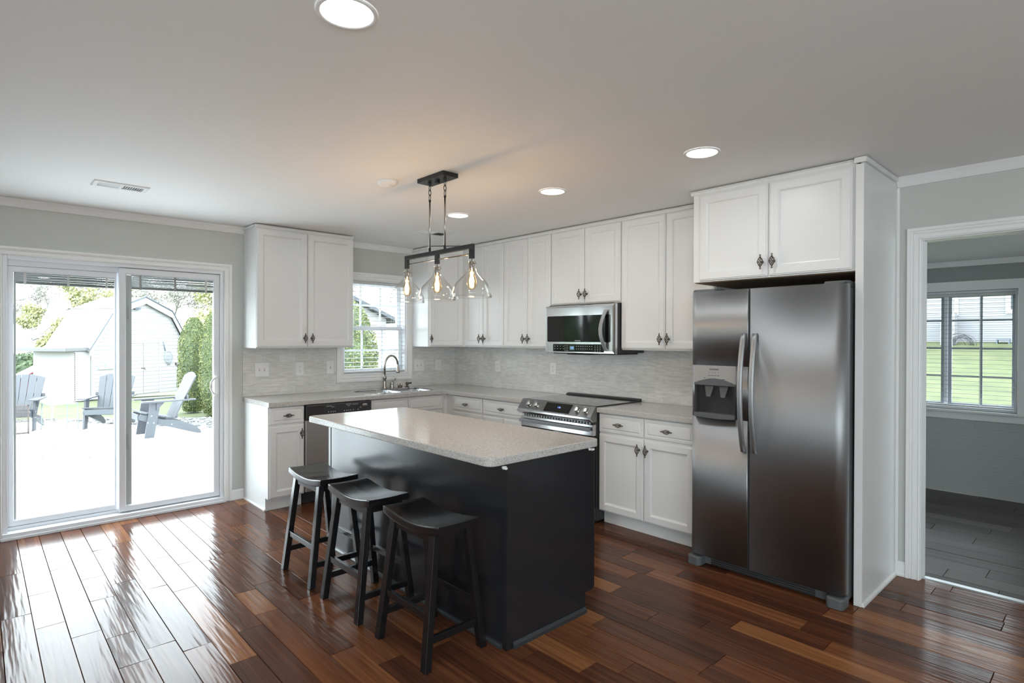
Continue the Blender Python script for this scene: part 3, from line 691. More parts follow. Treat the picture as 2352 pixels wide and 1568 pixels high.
outer = [(-.008, -.008), (-2.402, -.008), (-2.402, -.640), (-.640, -.640), (-.615, -.665), (-.615, -1.8185), (-.008, -1.8185)]
hole = rrect(-1.425, -.655, -.565, -.150, .10)
tag(slab(outer, hole, CZ0, CZ1, 'countertop', .006), 'long speckled grey worktop bending round the corner from the sink to the range', 'worktop')
outer = [(-.008, -2.6315), (-.615, -2.6315), (-.615, -3.467), (-.008, -3.467)]
tag(slab(outer, None, CZ0, CZ1, 'countertop', .006), 'short speckled grey worktop between range and refrigerator', 'worktop')

# sink and taps
t = thing('sink', 'stainless double bowl sink set under the worktop below the window', 'sink', (-1.05, -.36, .874))
def bowl(xa, xb, ya, yb, dz, r):
    mb = MB(); L = []
    for ins, z in ((.0015, .0385), (.003, .0385), (.006, -.03), (.014, -dz+.03), (.03, -dz+.006), (.06, -dz)):
        L.append([(x, y, z) for x, y in rrect(xa+ins, xb-ins, ya+ins, yb-ins, max(r-ins*.3, .03))])
    mb.rings(L, cap=True, smooth=True); mb.lathe([(.035, -dz+.001), (.030, -dz-.002), (.001, -dz-.003)], ((xa+xb)/2, (ya+yb)/2+.03, 0), n=20)
    return mb
bowl(-.374, .006, -.204, .209, .19, .095).build('bowl', 'steel_smooth', t); bowl(.018, .394, -.204, .209, .17, .095).build('bowl', 'steel_smooth', t)
mb = MB(); o_ = rrect(-.384, .404, -.214, .219, .11); i_ = rrect(-.370, .390, -.200, .205, .095)
mb.rings([[(x, y, .0402) for x, y in o_], [(x, y, .0420) for x, y in o_], [(x, y, .0424) for x, y in i_], [(x, y, .0385) for x, y in i_]], cap=False)
mb.box(.0055, .0185, -.200, .205, .030, .0385); mb.build('rim', 'steel_smooth', t)
t = thing('faucet', 'tall arched nickel kitchen faucet behind the sink', 'faucet', (-1.0, -.095, .9145))
MB().lathe([(.029, 0), (.028, .006), (.020, .03), (.0165, .075), (.0155, .10), (.019, .105), (.0215, .115), (.021, .128), (.0145, .136), (.013, .15)], n=24, cap0=True, cap1=True).build('base', 'nickel', t)
path = [(0, 0, .14), (0, 0, .24)]+[(.074-.074*math.cos(a), -.02*math.sin(a/2), .245+.105*math.sin(a)) for a in [PI*k/16 for k in range(1, 15)]]
path += [(.1475, -.02, .255)]
MB().tube(path, .0115, 12).build('spout', 'nickel', t)
MB().lathe([(.0125, 0), (.0125, -.01), (.0145, -.03), (.0185, -.078), (.020, -.085), (.017, -.094), (.006, -.095)], (.148, -.02, .258), n=20, cap0=True, cap1=True).build('spray_head', 'nickel', t)
t = thing('mixer_tap', 'nickel lever handle right of the tall faucet', 'tap handle', (-.905, -.085, .9145))
MB().lathe([(.027, 0), (.025, .006), (.020, .03), (.021, .05), (.022, .058), (.015, .070), (.010, .078)], n=20, cap0=True, cap1=True).build('base', 'nickel', t)
MB().tube([(0, 0, .07), (.006, -.004, .088), (.020, -.012, .098), (.034, -.02, .100)], [.008, .008, .010, .013], 12).build('lever', 'nickel', t)
for k, (x, lab) in enumerate(((-.815, 'left of the two small nickel caps behind the sink'), (-.782, 'right of the two small nickel caps behind the sink'))):
    tag(MB().lathe([(.0115, 0), (.0115, .040), (.0095, .044), (.003, .045)], (x, -.075, .9145), n=16, cap0=True, cap1=True).build('air_gap_cap', 'nickel'), lab, 'cap', 'nickel caps behind the sink')
t = thing('side_sprayer', 'small dark nickel side tap at the right end of the sink', 'sprayer', (-.715, -.085, .9145))
MB().lathe([(.024, 0), (.022, .006), (.010, .014), (.009, .022), (.017, .032), (.019, .044), (.012, .054), (.002, .056)], n=16, cap0=True).build('base', 'pewter', t)
MB().tube([(0, 0, .04), (.02, -.005, .044), (.048, -.012, .046)], [.008, .007, .0085], 10).build('lever', 'pewter', t)

# ------------------------------------------------------------------ dishwasher
t = thing('dishwasher', 'dishwasher with black control strip and steel door under the worktop', 'dishwasher', (-2.0855, 0, 0))
MB().box(.0015, .625, -.58, -.03, .10, .868).build('tub', 'plastic_dark', t)
MB().box(.004, .622, -.622, -.5805, .115, .735).build('door', 'steel_mid', t, bevel=.004)
mb = MB(); mb.prism([(-.5805, .738), (-.628, .738), (-.640, .748), (-.640, .862), (-.632, .871), (-.5805, .871)], 'yz', .004, .622); o = mb.build('control_panel', 'plastic_dark', t, bevel=.003)
MB().box(.006, .62, -.612, -.5805, .8715, .874).build('top_strip', 'blackgloss', t)
mb = MB(); mb.box(.07, .165, -.6412, -.6402, .835, .853); mb.build('latch_slot', 'slot', o)
MB().lathe([(.0005, -.0015), (.026, -.0015), (.026, 0)], (0, 0, 0), 'Y', 24).build('badge', 'plastic_silver', o, (.558, -.6402, .833)).scale = (1, 1, .55)
text('Whirlpool', .0105, 'lettering', 'ink', o, (.558, -.6420, .833), (R(90), 0, 0))
mb = MB()
for x in (.20, .222, .242, .262, .35, .372, .392, .412, .438, .485): mb.box(x, x+.008, -.6409, -.6402, .793, .801)
for x, w_, z in ((.185, .05, .846), (.37, .05, .850), (.43, .06, .846), (.23, .03, .836), (.38, .03, .835)): mb.box(x, x+w_, -.6409, -.6402, z, z+.0035)
for x in (.508, .516): mb.box(x, x+.006, -.6409, -.6402, .812, .818)
mb.build('button_marks', 'white_print', o)
MB().box(.01, .615, -.545, -.50, .004, .098).build('toe_kick', 'plastic_dark', t)

# ------------------------------------------------------------------ range
t = thing('range', 'slide in steel electric range with black glass cooktop', 'range', (0, -1.8205, 0), RB); RW = .810
MB().box(.002, RW-.002, -.615, -.03, .02, .905).build('body', 'plastic_dark', t)
mb = MB(); mb.box(-.004, RW+.004, -.612, -.02, .9155, .9235); mb.build('cooktop', 'cooktop', t, bevel=.002)
MB().prism([(-.012, .9155), (-.012, .938), (-.024, .941), (-.052, .932), (-.058, .924), (-.058, .9155)], 'yz', -.004, RW+.004).build('rear_trim', 'plastic_dark', t)
prof = [(-.612, .9235), (-.622, .9245), (-.632, .918), (-.692, .843), (-.694, .826), (-.688, .820), (-.664, .800), (-.6155, .800), (-.6155, .9235)]
o = MB().prism(prof, 'yz', -.003, RW+.003).build('control_panel', 'steel_dark', t, bevel=.0015)
MB().prism([(-.6935, .8385), (-.7005, .836), (-.7005, .822), (-.694, .8165), (-.6665, .7985), (-.664, .8005), (-.6885, .8195), (-.6945, .826)], 'yz', -.004, RW+.004).build('front_lip', 'steel_smooth', o)
# sloped plane frame for the controls
p0 = Vector((0, -.632, .918)); p1 = Vector((0, -.692, .843)); dv = (p0-p1).normalized(); nv = Vector((0, dv.z*-1, dv.y)); nv = -nv if nv.y > 0 else nv
def slope(x, s, h): q = p1+dv*s+nv*h; return Vector((x, q.y, q.z))
Ls = (p0-p1).length
mb = MB(); mb.face([slope(.30, .004, .0006), slope(.585, .004, .0006), slope(.585, Ls-.004, .0006), slope(.30, Ls-.004, .0006)]); disp = mb.build('display_glass', 'blackgloss', o)
rotm = Matrix((Vector((1, 0, 0)), dv, nv)).transposed()
text('1:26', .020, 'clock_digits', 'blue_led', disp, slope(.455, Ls*.55, .0012), rotm.to_euler())
for x in (.115, .205, .655, .745):
    kb = MB(); st = 0
    kb.lathe([(.027, 0), (.027, .006), (.0235, .009), (.0225, .024), (.020, .027)], n=24, cap0=True, cap1=True)
    kb.box(-.0065, .0065, -.026, .026, .026, .038)
    kk = kb.build('control_knob', 'steel_smooth', o, bevel=.001); kk.matrix_local = Matrix.Translation(slope(x, Ls*.47, .0)) @ rotm.to_4x4()
MB().box(.006, RW-.006, -.655, -.6155, .13, .690).build('oven_door', 'blackgloss', t, bevel=.003)
od = MB().box(.004, RW-.004, -.658, -.6155, .691, .778).build('door_rail', 'steel_smooth', t, bevel=.002)
mb = MB(); mb.box(.012, RW-.012, -.690, -.678, .728, .756)
for x in (.03, RW-.055): mb.box(x, x+.025, -.678, -.6585, .734, .750)
mb.build('handle', 'steel', od, bevel=.003)
mb = MB()
for k in range(24): mb.box(.04+k*.031, .04+k*.031+.020, -.640, -.622, .7795, .7955)
mb.build('vent_teeth', 'steel_dark', t)
MB().box(.006, RW-.006, -.65, -.6155, .03, .122).build('warming_drawer', 'steel_dark', t, bevel=.003)

# ------------------------------------------------------------------ microwave
t = thing('microwave', 'steel over the range microwave with curved handle under the short cabinet', 'microwave', (0, -1.886, 0), RB); MW = .770
MB().box(.004, MW-.002, -.385, -.008, 1.332, 1.739).build('case', 'plastic_dark', t, bevel=.002)
pr = [(0, -.3855), (0, -.412), (.004, -.418), (.02, -.420)]
fr = MB().rectloft(0, MW, 1.326, 1.736, pr).build('front', 'steel_smooth', t)
dp = MB(); dp.rings([[(x, -.4203+d, z) for x, z in rrect(.028, .728, 1.422, 1.648, .012, 4)] for d in (0, -.0006)]); dg_ = dp.build('door_glass', 'blackgloss', t)
dp = MB(); dp.rings([[(x, -.4203+d, z) for x, z in rrect(.098, .664, 1.338, 1.404, .006, 4)] for d in (0, -.0006)]); cp = dp.build('control_panel', 'blackgloss', t)
MB().box(.295, .345, -.4222, -.4210, 1.354, 1.388).build('display', 'teal_lcd', cp); text('1:26', .020, 'clock_digits', 'blue_led', cp, (.320, -.4226, 1.371), (R(90), 0, 0))
mb = MB()
for r_ in range(2):
    for k in range(4): mb.box(.112+k*.034, .126+k*.034, -.4215, -.4210, 1.384-r_*.022, 1.3865-r_*.022)
    for k in range(8): mb.box(.365+k*.024, .375+k*.024, -.4215, -.4210, 1.384-r_*.022, 1.3875-r_*.022)
for k in range(3):
    for r_ in range(4): mb.box(.232+k*.017, .242+k*.017, -.4215, -.4210, 1.347+r_*.014, 1.3495+r_*.014); mb.box(.565+k*.026, .577+k*.026, -.4215, -.4210, 1.347+r_*.014, 1.3495+r_*.014)
mb.build('button_marks', 'white_print', cp)
text('SAMSUNG', .0145, 'lettering', 'white_print', dg_, (.382, -.4216, 1.432), (R(90), 0, 0))
hp = [(.690-.030*math.sin(PI*k/14), -.4205-.008-.036*math.sin(PI*k/14), 1.352+.335*k/14) for k in range(15)]
mb = MB()
L = []
for k, (x, y, z) in enumerate(hp):
    L.append([(x-.017, y-.006, z), (x+.017, y-.006, z), (x+.017, y+.006, z), (x-.017, y+.006, z)])
mb.rings(L, cap=True); mb.face(L[0][::-1])
for z in (1.352, 1.672): mb.box(.676, .704, -.4295, -.4203, z, z+.015)
mb.build('handle', 'steel', t, bevel=.003)
mb = MB(); mb.box(.05, MW-.05, -.36, -.03, 1.318, 1.3315); mb.box(.22, .46, -.37, -.20, 1.312, 1.318); mb.build('underside_vent', 'slot', t)
MB().box(.03, MW-.03, -.3955, -.3855, 1.7365, 1.7435).build('top_vent', 'slot', t)

# ------------------------------------------------------------------ refrigerator
t = thing('refrigerator', 'stainless side by side refrigerator with ice dispenser and curved handles', 'refrigerator', (0, -3.525, 0), RB); FWd = .912
MB().box(.004, FWd-.004, -.700, -.05, .03, 1.735).build('cabinet', 'plastic_grey', t, bevel=.004)
def dprof(xa, xb, rl, rr):
    """front outline of a door across x (front at -y), bowed, with round outer edge"""
    P = []; yf = -.775; yb = -.706
    xs = [xa+(xb-xa)*k/16 for k in range(17)]
    def yy(x):
        u = (x-FWd/2)/(FWd/2); y = yf-.005*(1-u*u)
        if rl and x-xa < rl: q = 1-(x-xa)/rl; y += rl*(1-math.sqrt(max(0, 1-q*q)))
        if rr and xb-x < rr: q = 1-(xb-x)/rr; y += rr*(1-math.sqrt(max(0, 1-q*q)))
        return y
    if rl: xs = [xa+rl*(1-math.cos(PI/2*k/8)) for k in range(9)]+[x for x in xs if x > xa+rl]
    if rr: xs = [x for x in xs if x < xb-rr]+[xb-rr*(1-math.cos(PI/2*(8-k)/8)) for k in range(9)]
    return xs, yy, yb
def doorpart(mb, xs, yy, yb, a, b_, z0, z1):
    q = [a]+[x for x in xs if a < x < b_]+[b_]
    pts = [(x, yy(x)) for x in q]+[(b_, yb), (a, yb)]
    n_ = len(mb.f); mb.prism(pts, 'xy', z0, z1)
    for k in range(len(q)-1): mb.sm[n_+2+k] = True
mb = MB(); xs, yy, yb = dprof(.0, .385, .045, .006); dz0, dz1 = .072, 1.752
dxa, dxb, dza, dzb = .040, .312, .958, 1.284
doorpart(mb, xs, yy, yb, .0, .385, dz0, dza); doorpart(mb, xs, yy, yb, .0, .385, dzb, dz1)
doorpart(mb, xs, yy, yb, .0, dxa, dza, dzb); doorpart(mb, xs, yy, yb, dxb, .385, dza, dzb)
d1 = mb.build('freezer_door', 'steel', t)
mb = MB(); xs2, yy2, yb2 = dprof(.395, FWd, .006, .050); doorpart(mb, xs2, yy2, yb2, .395, FWd, dz0, dz1); d2 = mb.build('refrigerator_door', 'steel', t)
MB().box(.386, .394, -.752, -.706, dz0, dz1).build('door_gap', 'slot', t)
# dispenser
yfr = yy(.17)-.004
dsp = MB()
arch = [(dxa, 1.172)]+[(dxa+(dxb-dxa)*k/16, 1.172+.032*math.sin(PI*k/16)) for k in range(1, 16)]+[(dxb, 1.172)]
dsp.prism([(dxa, dzb), (dxa, 1.172)]+arch[1:-1]+[(dxb, 1.172), (dxb, dzb)], 'xz', yfr-.004, yfr+.03); dd = dsp.build('dispenser_panel', 'plastic_silver', d1)
mb = MB(); mb.prism(arch+[(dxb, 1.160), (dxa, 1.160)], 'xz', yfr-.010, yfr+.03); mb.build('dispenser_hood', 'plastic_grey', d1)
mb = MB(); 
for a, b_, c0, c1 in ((dxa, dxa+.014, .985, 1.160), (dxb-.014, dxb, .985, 1.160)): mb.box(a, b_, yfr-.004, yfr+.045, c0, c1)
mb.box(dxa, dxb, yfr+.038, yfr+.045, .985, 1.16); mb.build('dispenser_niche', 'plastic_dark', d1)
mb = MB(); mb.prism([(dxa, .985)]+[(dxa, .960)]+[(dxa+(dxb-dxa)*k/12, .958-.006*math.sin(PI*k/12)) for k in range(13)]+[(dxb, .985)], 'xz', yfr-.014, yfr+.045); mb.build('drip_tray', 'plastic_grey', d1, bevel=.003)
for xx in (.125, .222):
    MB().hexa([(xx-.014, yfr+.010, 1.085), (xx+.014, yfr+.010, 1.085), (xx+.014, yfr+.016, 1.085), (xx-.014, yfr+.016, 1.085)], [(xx-.030, yfr+.022, 1.155), (xx+.030, yfr+.022, 1.155), (xx+.030, yfr+.030, 1.155), (xx-.030, yfr+.030, 1.155)]).build('dispenser_paddle', 'plastic_grey', d1, bevel=.002)
text('FRIGIDAIRE', .0125, 'lettering', 'ink', dd, (.172, yfr-.0046, 1.260), (R(90), 0, 0))
mb = MB()
for k in range(4):
    x = .138+k*.020; mb.box(x, x+.004, yfr-.0046, yfr-.004, 1.239, 1.2425); mb.box(x-.006, x+.009, yfr-.0046, yfr-.004, 1.220, 1.223)
mb.box(.102, .114, yfr-.0046, yfr-.004, 1.203, 1.206); mb.box(.224, .246, yfr-.0046, yfr-.004, 1.198, 1.201); mb.build('button_marks', 'ink', dd)
# handles
for x, par in ((.362, d1), (.432, d2)):
    L = []; mb = MB(); n_ = 20
    for k in range(n_+1):
        u = k/n_; z = .772+.712*u; y = -.786-.052*math.sin(PI*u)**.75; ww = .017
        L.append([(x-ww, y-.002, z), (x-ww*.6, y-.010, z), (x+ww*.6, y-.010, z), (x+ww, y-.002, z), (x+ww*.6, y+.008, z), (x-ww*.6, y+.008, z)])
    mb.rings(L, cap=True, smooth=True); mb.face(L[0][::-1]); mb.build('handle', 'steel', par)
# hinge caps, grille, feet
for xa, xb in ((.01, .16), (FWd-.115, FWd-.01)):
    mb = MB(); mb.prism([(-.765, 1.753), (-.75, 1.768), (-.66, 1.775), (-.56, 1.765), (-.56, 1.736), (-.70, 1.736), (-.70, 1.753)], 'yz', xa, xb); mb.build('hinge_cover', 'plastic_grey', t, bevel=.006)
mb = MB(); mb.box(.03, FWd-.03, -.728, -.701, .008, .066)
for xa in (.10, FWd-.13): pass
g0 = mb.build('base_grille', 'plastic_grey', t, bevel=.004)
mb = MB()
for k in range(4): mb.box(.13, FWd-.16, -.7325, -.7285, .012+k*.0130, .0205+k*.0130)
mb.build('grille_slots', 'slot', g0)
for xa, xb in ((-.004, .085), (FWd-.088, FWd+.002)):
    MB().prism([(xa, -.70), (xa, -.78), (xa+.012, -.800), (xb-.012, -.800), (xb, -.78), (xb, -.70)], 'xy', .0, .060).build('foot_cover', 'plastic_grey', t, bevel=.008)

# ------------------------------------------------------------------ island
t = thing('kitchen_island', 'black island cabinet with a speckled grey top', 'island', (0, 0, 0))
ix0, ix1, iy0, iy1 = -2.3625, -1.745, -1.665, -3.508
mb = MB(); mb.box(ix0+.006, ix1+.02, iy1+.006, iy0-.006, .105, .8735); mb.box(ix0+.006, ix1-.055, iy1+.006, iy0-.006, .002, .105); mb.build('body', 'black', t, bevel=.0015)
mb = MB(); mb.box(ix0, ix0+.0055, iy1+.030, iy0-.03, .0, .8735); mb.build('back_panel', 'black', t)
mb = MB(); mb.box(ix0, ix0+.030, iy1, iy1+.0055, .0, .8735); mb.prism([(ix0+.0302, .0), (ix1-.055, .0), (ix1-.055, .105), (ix1, .105), (ix1, .8735), (ix0+.0302, .8735)], 'xz', iy1+.0015, iy1+.0055); mb.build('side_panel', 'black', t)
for ya_, yb_ in ((iy1, iy1+.030), (iy0-.03, iy0)): MB().box(ix0-.003, ix0, ya_, yb_, 0, .8735).build('corner_strip', 'black', t)
mb = MB(); mb.prism([(ix0-.0005, 0), (ix0-.016, 0), (ix0-.016, .010), (ix0-.010, .020), (ix0-.0005, .022)], 'xz', iy1+.032, iy0-.032); mb.prism([(iy1-.0005, 0), (iy1-.012, 0), (iy1-.012, .018), (iy1-.006, .030), (iy1-.0005, .032)], 'yz', ix0+.034, ix1-.058); mb.build('shoe_moulding', 'black_trim', t)
W_ = 1.84
for k in range(3):
    a, b_ = iy1+.012+k*.607, iy1+.012+k*.607+.6
    dr = door(t, 0, .6, .112, .708, 0, .565 if k != 1 else .035, .63, m='black'); dr.location = (ix1+.0205, a, 0); dr.rotation_euler = (0, 0, R(90))
    dr = drawer(t, 0, .6, .725, .866, 0, True, 'black'); dr.location = (ix1+.0205, a, 0); dr.rotation_euler = (0, 0, R(90))
slab(rrect(-2.4985, -1.711, -3.536, -1.613, .045, 6), None, .8745, .914, 'top', .007, t)
for (x, y, nm) in ((-2.395, -3.525, 0), (-1.775, -3.520, 1)):
    mb = MB()
    for k in range(5): mb.lathe([(.0005, -.006), (.007, -.003), (.0085, .002), (.006, .006), (.0005, .007)], (x+random.uniform(-.016, .016), y+random.uniform(-.005, .005), .866+random.uniform(-.012, .004)), n=8)
    mb.build('caulk_blob', 'caulk', t)

# ------------------------------------------------------------------ saddle stools
def make_stool(label):
    t = thing('bar_stool', label, 'stool', (0, 0, 0), 0, 'black saddle stools along the island')
    def zc(v): return .602+.030*abs(v/.232)**1.9
    mb = MB(); n_ = 18; top = []; bot = []
    hw, hl = .122, .232
    sec = [(-hw, -.004), (-hw+.005, .0), (-hw*.4, -.003), (0, -.004), (hw*.4, -.003), (hw-.005, .0), (hw, -.004), (hw, -.036), (hw-.006, -.042), (-hw+.006, -.042), (-hw, -.036)]
    L = []
    for k in range(n_+1):
        v = -hl+2*hl*k/n_; z = zc(v); e = 1.0-.018*(abs(v)/hl)**8
        L.append([(x*e, v, z+dz-(.006*(abs(v)/hl)**10 if dz > -.02 else 0)) for x, dz in sec])
    mb.rings(L, cap=True, smooth=False); mb.face(L[0][::-1])
    for i in range(len(mb.sm)-2): mb.sm[i] = False
    mb.build('seat', 'stool', t, bevel=.004)
    tx, ty, bx_, by_ = .088, .165, .158, .196; hz = .017
    def leg(sx, sy):
        T = [(sx*tx+a*hz, sy*ty+b*hz*1.15, .588) for a, b in ((-1, -1), (1, -1), (1, 1), (-1, 1))]
        B = [(sx*bx_+a*hz, sy*by_+b*hz*1.15, 0) for a, b in ((-1, -1), (1, -1), (1, 1), (-1, 1))]
        return MB().hexa(B, T)
    for sx in (-1, 1):
        for sy in (-1, 1): leg(sx, sy).build('leg', 'stool', t, bevel=.0025)
    def px(z): return bx_+(tx-bx_)*z/.588
    def py(z): return by_+(ty-by_)*z/.588
    for s in (-1, 1):
        z = .552; MB().box(s*px(z)-.009, s*px(z)+.009, -py(z)+.018, py(z)-.018, z-.016, z+.014).build('apron', 'stool', t)
        z = .225; MB().box(s*px(z)-.010, s*px(z)+.010, -py(z)+.018, py(z)-.018, z-.016, z+.016).build('stretcher', 'stool', t, bevel=.002)
        z = .125; MB().box(-px(z)+.016, px(z)-.016, s*py(z)-.010, s*py(z)+.010, z-.016, z+.016).build('stretcher', 'stool', t, bevel=.002)
        z = .556; MB().box(-px(z)+.016, px(z)-.016, s*py(z)-.009, s*py(z)+.009, z-.014, z+.014).build('apron', 'stool', t)
    return t
st0 = make_stool('black saddle stool nearest the camera'); st0.location = (-2.578, -3.195, 0)
for lab, x, y in (('middle black saddle stool of the row of three', -2.588, -2.612), ('black saddle stool farthest from the camera near the patio door', -2.588, -2.050)):
    o = copy_tree(st0); o['label'] = lab; o.location = (x, y, 0)

# ------------------------------------------------------------------ pendant lamp
px_, py_ = -2.095, -2.572
t = thing('pendant_light', 'black bar pendant lamp with three clear glass shades over the island', 'pendant lamp', (px_, py_, H))
MB().box(-.056, .056, -.136, .136, -.026, -.0005).build('canopy', 'bronze', t, bevel=.0015)
MB().box(-.011, .011, -.011, .011, -.040, -.0262).build('canopy_nut', 'bronze', t)
for sy in (-.079, .079):
    MB().lathe([(.010, 0), (.011, -.010), (.007, -.018), (.002, -.02)], (0, -sy, -.0262), n=14).build('hook_cap', 'bronze', t)
    mb = MB()
    for k in range(3):
        zc_ = -.055-k*.030; lp = []
        for j in range(14):
            a = 2*PI*j/14; u_, v_ = .0085*math.cos(a), .020*math.sin(a)
            lp.append((u_ if k % 2 else 0, -sy+(0 if k % 2 else u_), zc_+v_))
        mb.tube(lp, .0021, 6, closed=True)
    mb.lathe([(.0075, 0), (.0075, -.010)], (0, -sy, -.130), n=12, cap0=True, cap1=True)
    mb.build('chain', 'bronze', t)
    MB().cyl((0, -sy, -.135), (0, -sy, -.452), .0055, 12).build('rod', 'nickel', t)
    MB().lathe([(.008, 0), (.008, -.022)], (0, -sy, -.430), n=12, cap0=True, cap1=True).build('rod_collar', 'bronze', t)
mb = MB(); mb.box(-.0095, .0095, -.352, .352, -.478, -.452)
for y in (-.337, 0, .337): mb.box(-.0095, .0095, y-.0150, y+.0150, -.535, -.478)
mb.build('bar', 'bronze', t, bevel=.001)
MB().cyl((0, -.34, -.508), (0, .34, -.508), .004, 10).build('cross_rod', 'nickel', t)
for k, y in enumerate((.337, 0, -.337)):
    zt = -.535
    sh = MB(); prof = []
    outp = [(.0225, -.012), (.0225, -.030), (.0235, -.050), (.030, -.072), (.045, -.092), (.066, -.112), (.088, -.136), (.104, -.165), (.1125, -.196), (.1145, -.222)]
    prof = outp+[(.1115, -.222)]+[(r-.003, z) for r, z in outp[::-1][1:]]
    sh.lathe(prof+[outp[0]], (0, 0, 0), n=48); s_ = sh.build('glass_shade', 'shade', t, (0, y, zt))
    MB().lathe([(.0035, .0), (.0035, -.012), (.0155, -.020), (.0155, -.066), (.013, -.072)], n=18, cap1=True).build('socket', 'nickel', t, (0, y, zt))
    mb = MB(); mb.cyl((-.032, 0, -.024), (.032, 0, -.024), .0022, 8); mb.cyl((0, -.032, -.024), (0, .032, -.024), .0022, 8); mb.build('set_screw', 'nickel', t, (0, y, zt))
    bl = MB().lathe([(.012, -.072), (.013, -.080), (.019, -.098), (.027, -.122), (.0295, -.142), (.027, -.160), (.016, -.174), (.002, -.179)], n=24).build('bulb', 'bulbglass', t, (0, y, zt))
    fb = MB()
    for j in range(4):
        a = PI/2*j+.4; fb.tube([(.004*math.cos(a), .004*math.sin(a), -.092), (.010*math.cos(a), .010*math.sin(a), -.120), (.009*math.cos(a), .009*math.sin(a), -.150), (.003*math.cos(a), .003*math.sin(a), -.160)], .0030, 6)
    fb.build('filament', 'filament', bl)
    add_light('bulb_light', 'POINT', (0, y, zt-.128), BULB, (1.0, .68, .38), t, shadow_soft_size=.022)

# ------------------------------------------------------------------ recessed lamps and ceiling fittings
def recessed(x, y, label, power=LAMP, r=.092):
    t = thing('recessed_light', label, 'ceiling lamp', (x, y, H), 0, 'recessed ceiling lamps')
    MB().lathe([(r, -.0005), (r, -.004), (r-.003, -.006), (r-.010, -.007), (r-.014, -.004)], n=40).build('trim_ring', 'ceil', t)
    MB().lathe([(r-.0135, -.0045), (.0005, -.0052)], n=40).build('lens', 'lens', t)
    add_light('lamp_light', 'AREA', (0, 0, -.0078), power, (.94, .975, 1.0), t, shape='DISK', size=2*(r-.018))
    return t
recessed(-3.337, -3.84, 'large lit recessed lamp cut by the top edge, nearest the camera')
recessed(-1.343, -3.915, 'lit recessed lamp in front of the refrigerator cabinet')
recessed(-1.329, -2.82, 'lit recessed lamp in front of the microwave')
recessed(-1.328, -1.784, 'lit recessed lamp just right of the pendant rods')
recessed(-3.34, -6.6, 'unseen lit recessed lamp added behind the viewer'); recessed(-1.34, -6.6, 'unseen lit recessed lamp added in the rear right part of the room'); recessed(-5.3, -3.84, 'unseen lit recessed lamp added left of the viewer')  # unseen lamps, guessed from the ceiling layout and added for their light
tag(MB().lathe([(.070, -.0005), (.070, -.006), (.062, -.010), (.045, -.007), (.0005, -.007)], (-1.077, -.338, H), n=36).build('ceiling_cover', 'white_plastic'), 'unlit round white cover on the ceiling above the sink window', 'ceiling cover')
t = thing('smoke_detector', 'round white detector on the ceiling left of the pendant canopy', 'smoke detector', (-2.258, -2.262, H))
MB().lathe([(.062, -.0005), (.062, -.008), (.056, -.022), (.040, -.028), (.0005, -.028)], n=32).build('housing', 'ceil', t)
MB().lathe([(.024, -.0283), (.022, -.033), (.0005, -.034)], n=20).build('cap', 'ceil', t)
def vent(label, cx, cy, lx, ly):
    t = thing('ceiling_vent', label, 'vent', (cx, cy, H))
    mb = MB(); hx, hy = lx/2, ly/2; fx = .03; fy = .035
    L = [[(-hx+i, -hy+i, z), (hx-i, -hy+i, z), (hx-i, hy-i, z), (-hx+i, hy-i, z)] for i, z in ((0, -.0005), (0, -.004), (.006, -.008))]
    mb.rings(L, cap=False)
    z = -.008
    for a, b_, c_, d_ in ((-hx+.006, hx-.006, -hy+.006, -hy+fy), (-hx+.006, hx-.006, hy-fy, hy-.006), (-hx+.006, -hx+fx, -hy+fy, hy-fy), (hx-fx, hx-.006, -hy+fy, hy-fy), (-.008, .008, -hy+fy, hy-fy)):
        mb.face([(a, c_, z), (b_, c_, z), (b_, d_, z), (a, d_, z)])
    mb.build('frame', 'duct_grille', t)
    MB().face([(-hx+fx, -hy+fy, -.001), (hx-fx, -hy+fy, -.001), (hx-fx, hy-fy, -.001), (-hx+fx, hy-fy, -.001)]).build('duct', 'hole', t)
    mb = MB(); n_ = 9
    for side in (-1, 1):
        for k in range(n_):
            xx = side*(.014+(hx-fx-.02)*k/(n_-1)); tl = -side*.007
            mb.face([(xx-tl, -hy+fy, -.0015), (xx+tl, -hy+fy, -.0085), (xx+tl, hy-fy, -.0085), (xx-tl, hy-fy, -.0015)])
    mb.build('louvres', 'duct_grille', t)
vent('white ceiling vent with dark louvres near the patio door', -3.470, -.965, .305, .165)
vent('white ceiling vent behind the pendant rods', -1.025, -1.020, .300, .185)

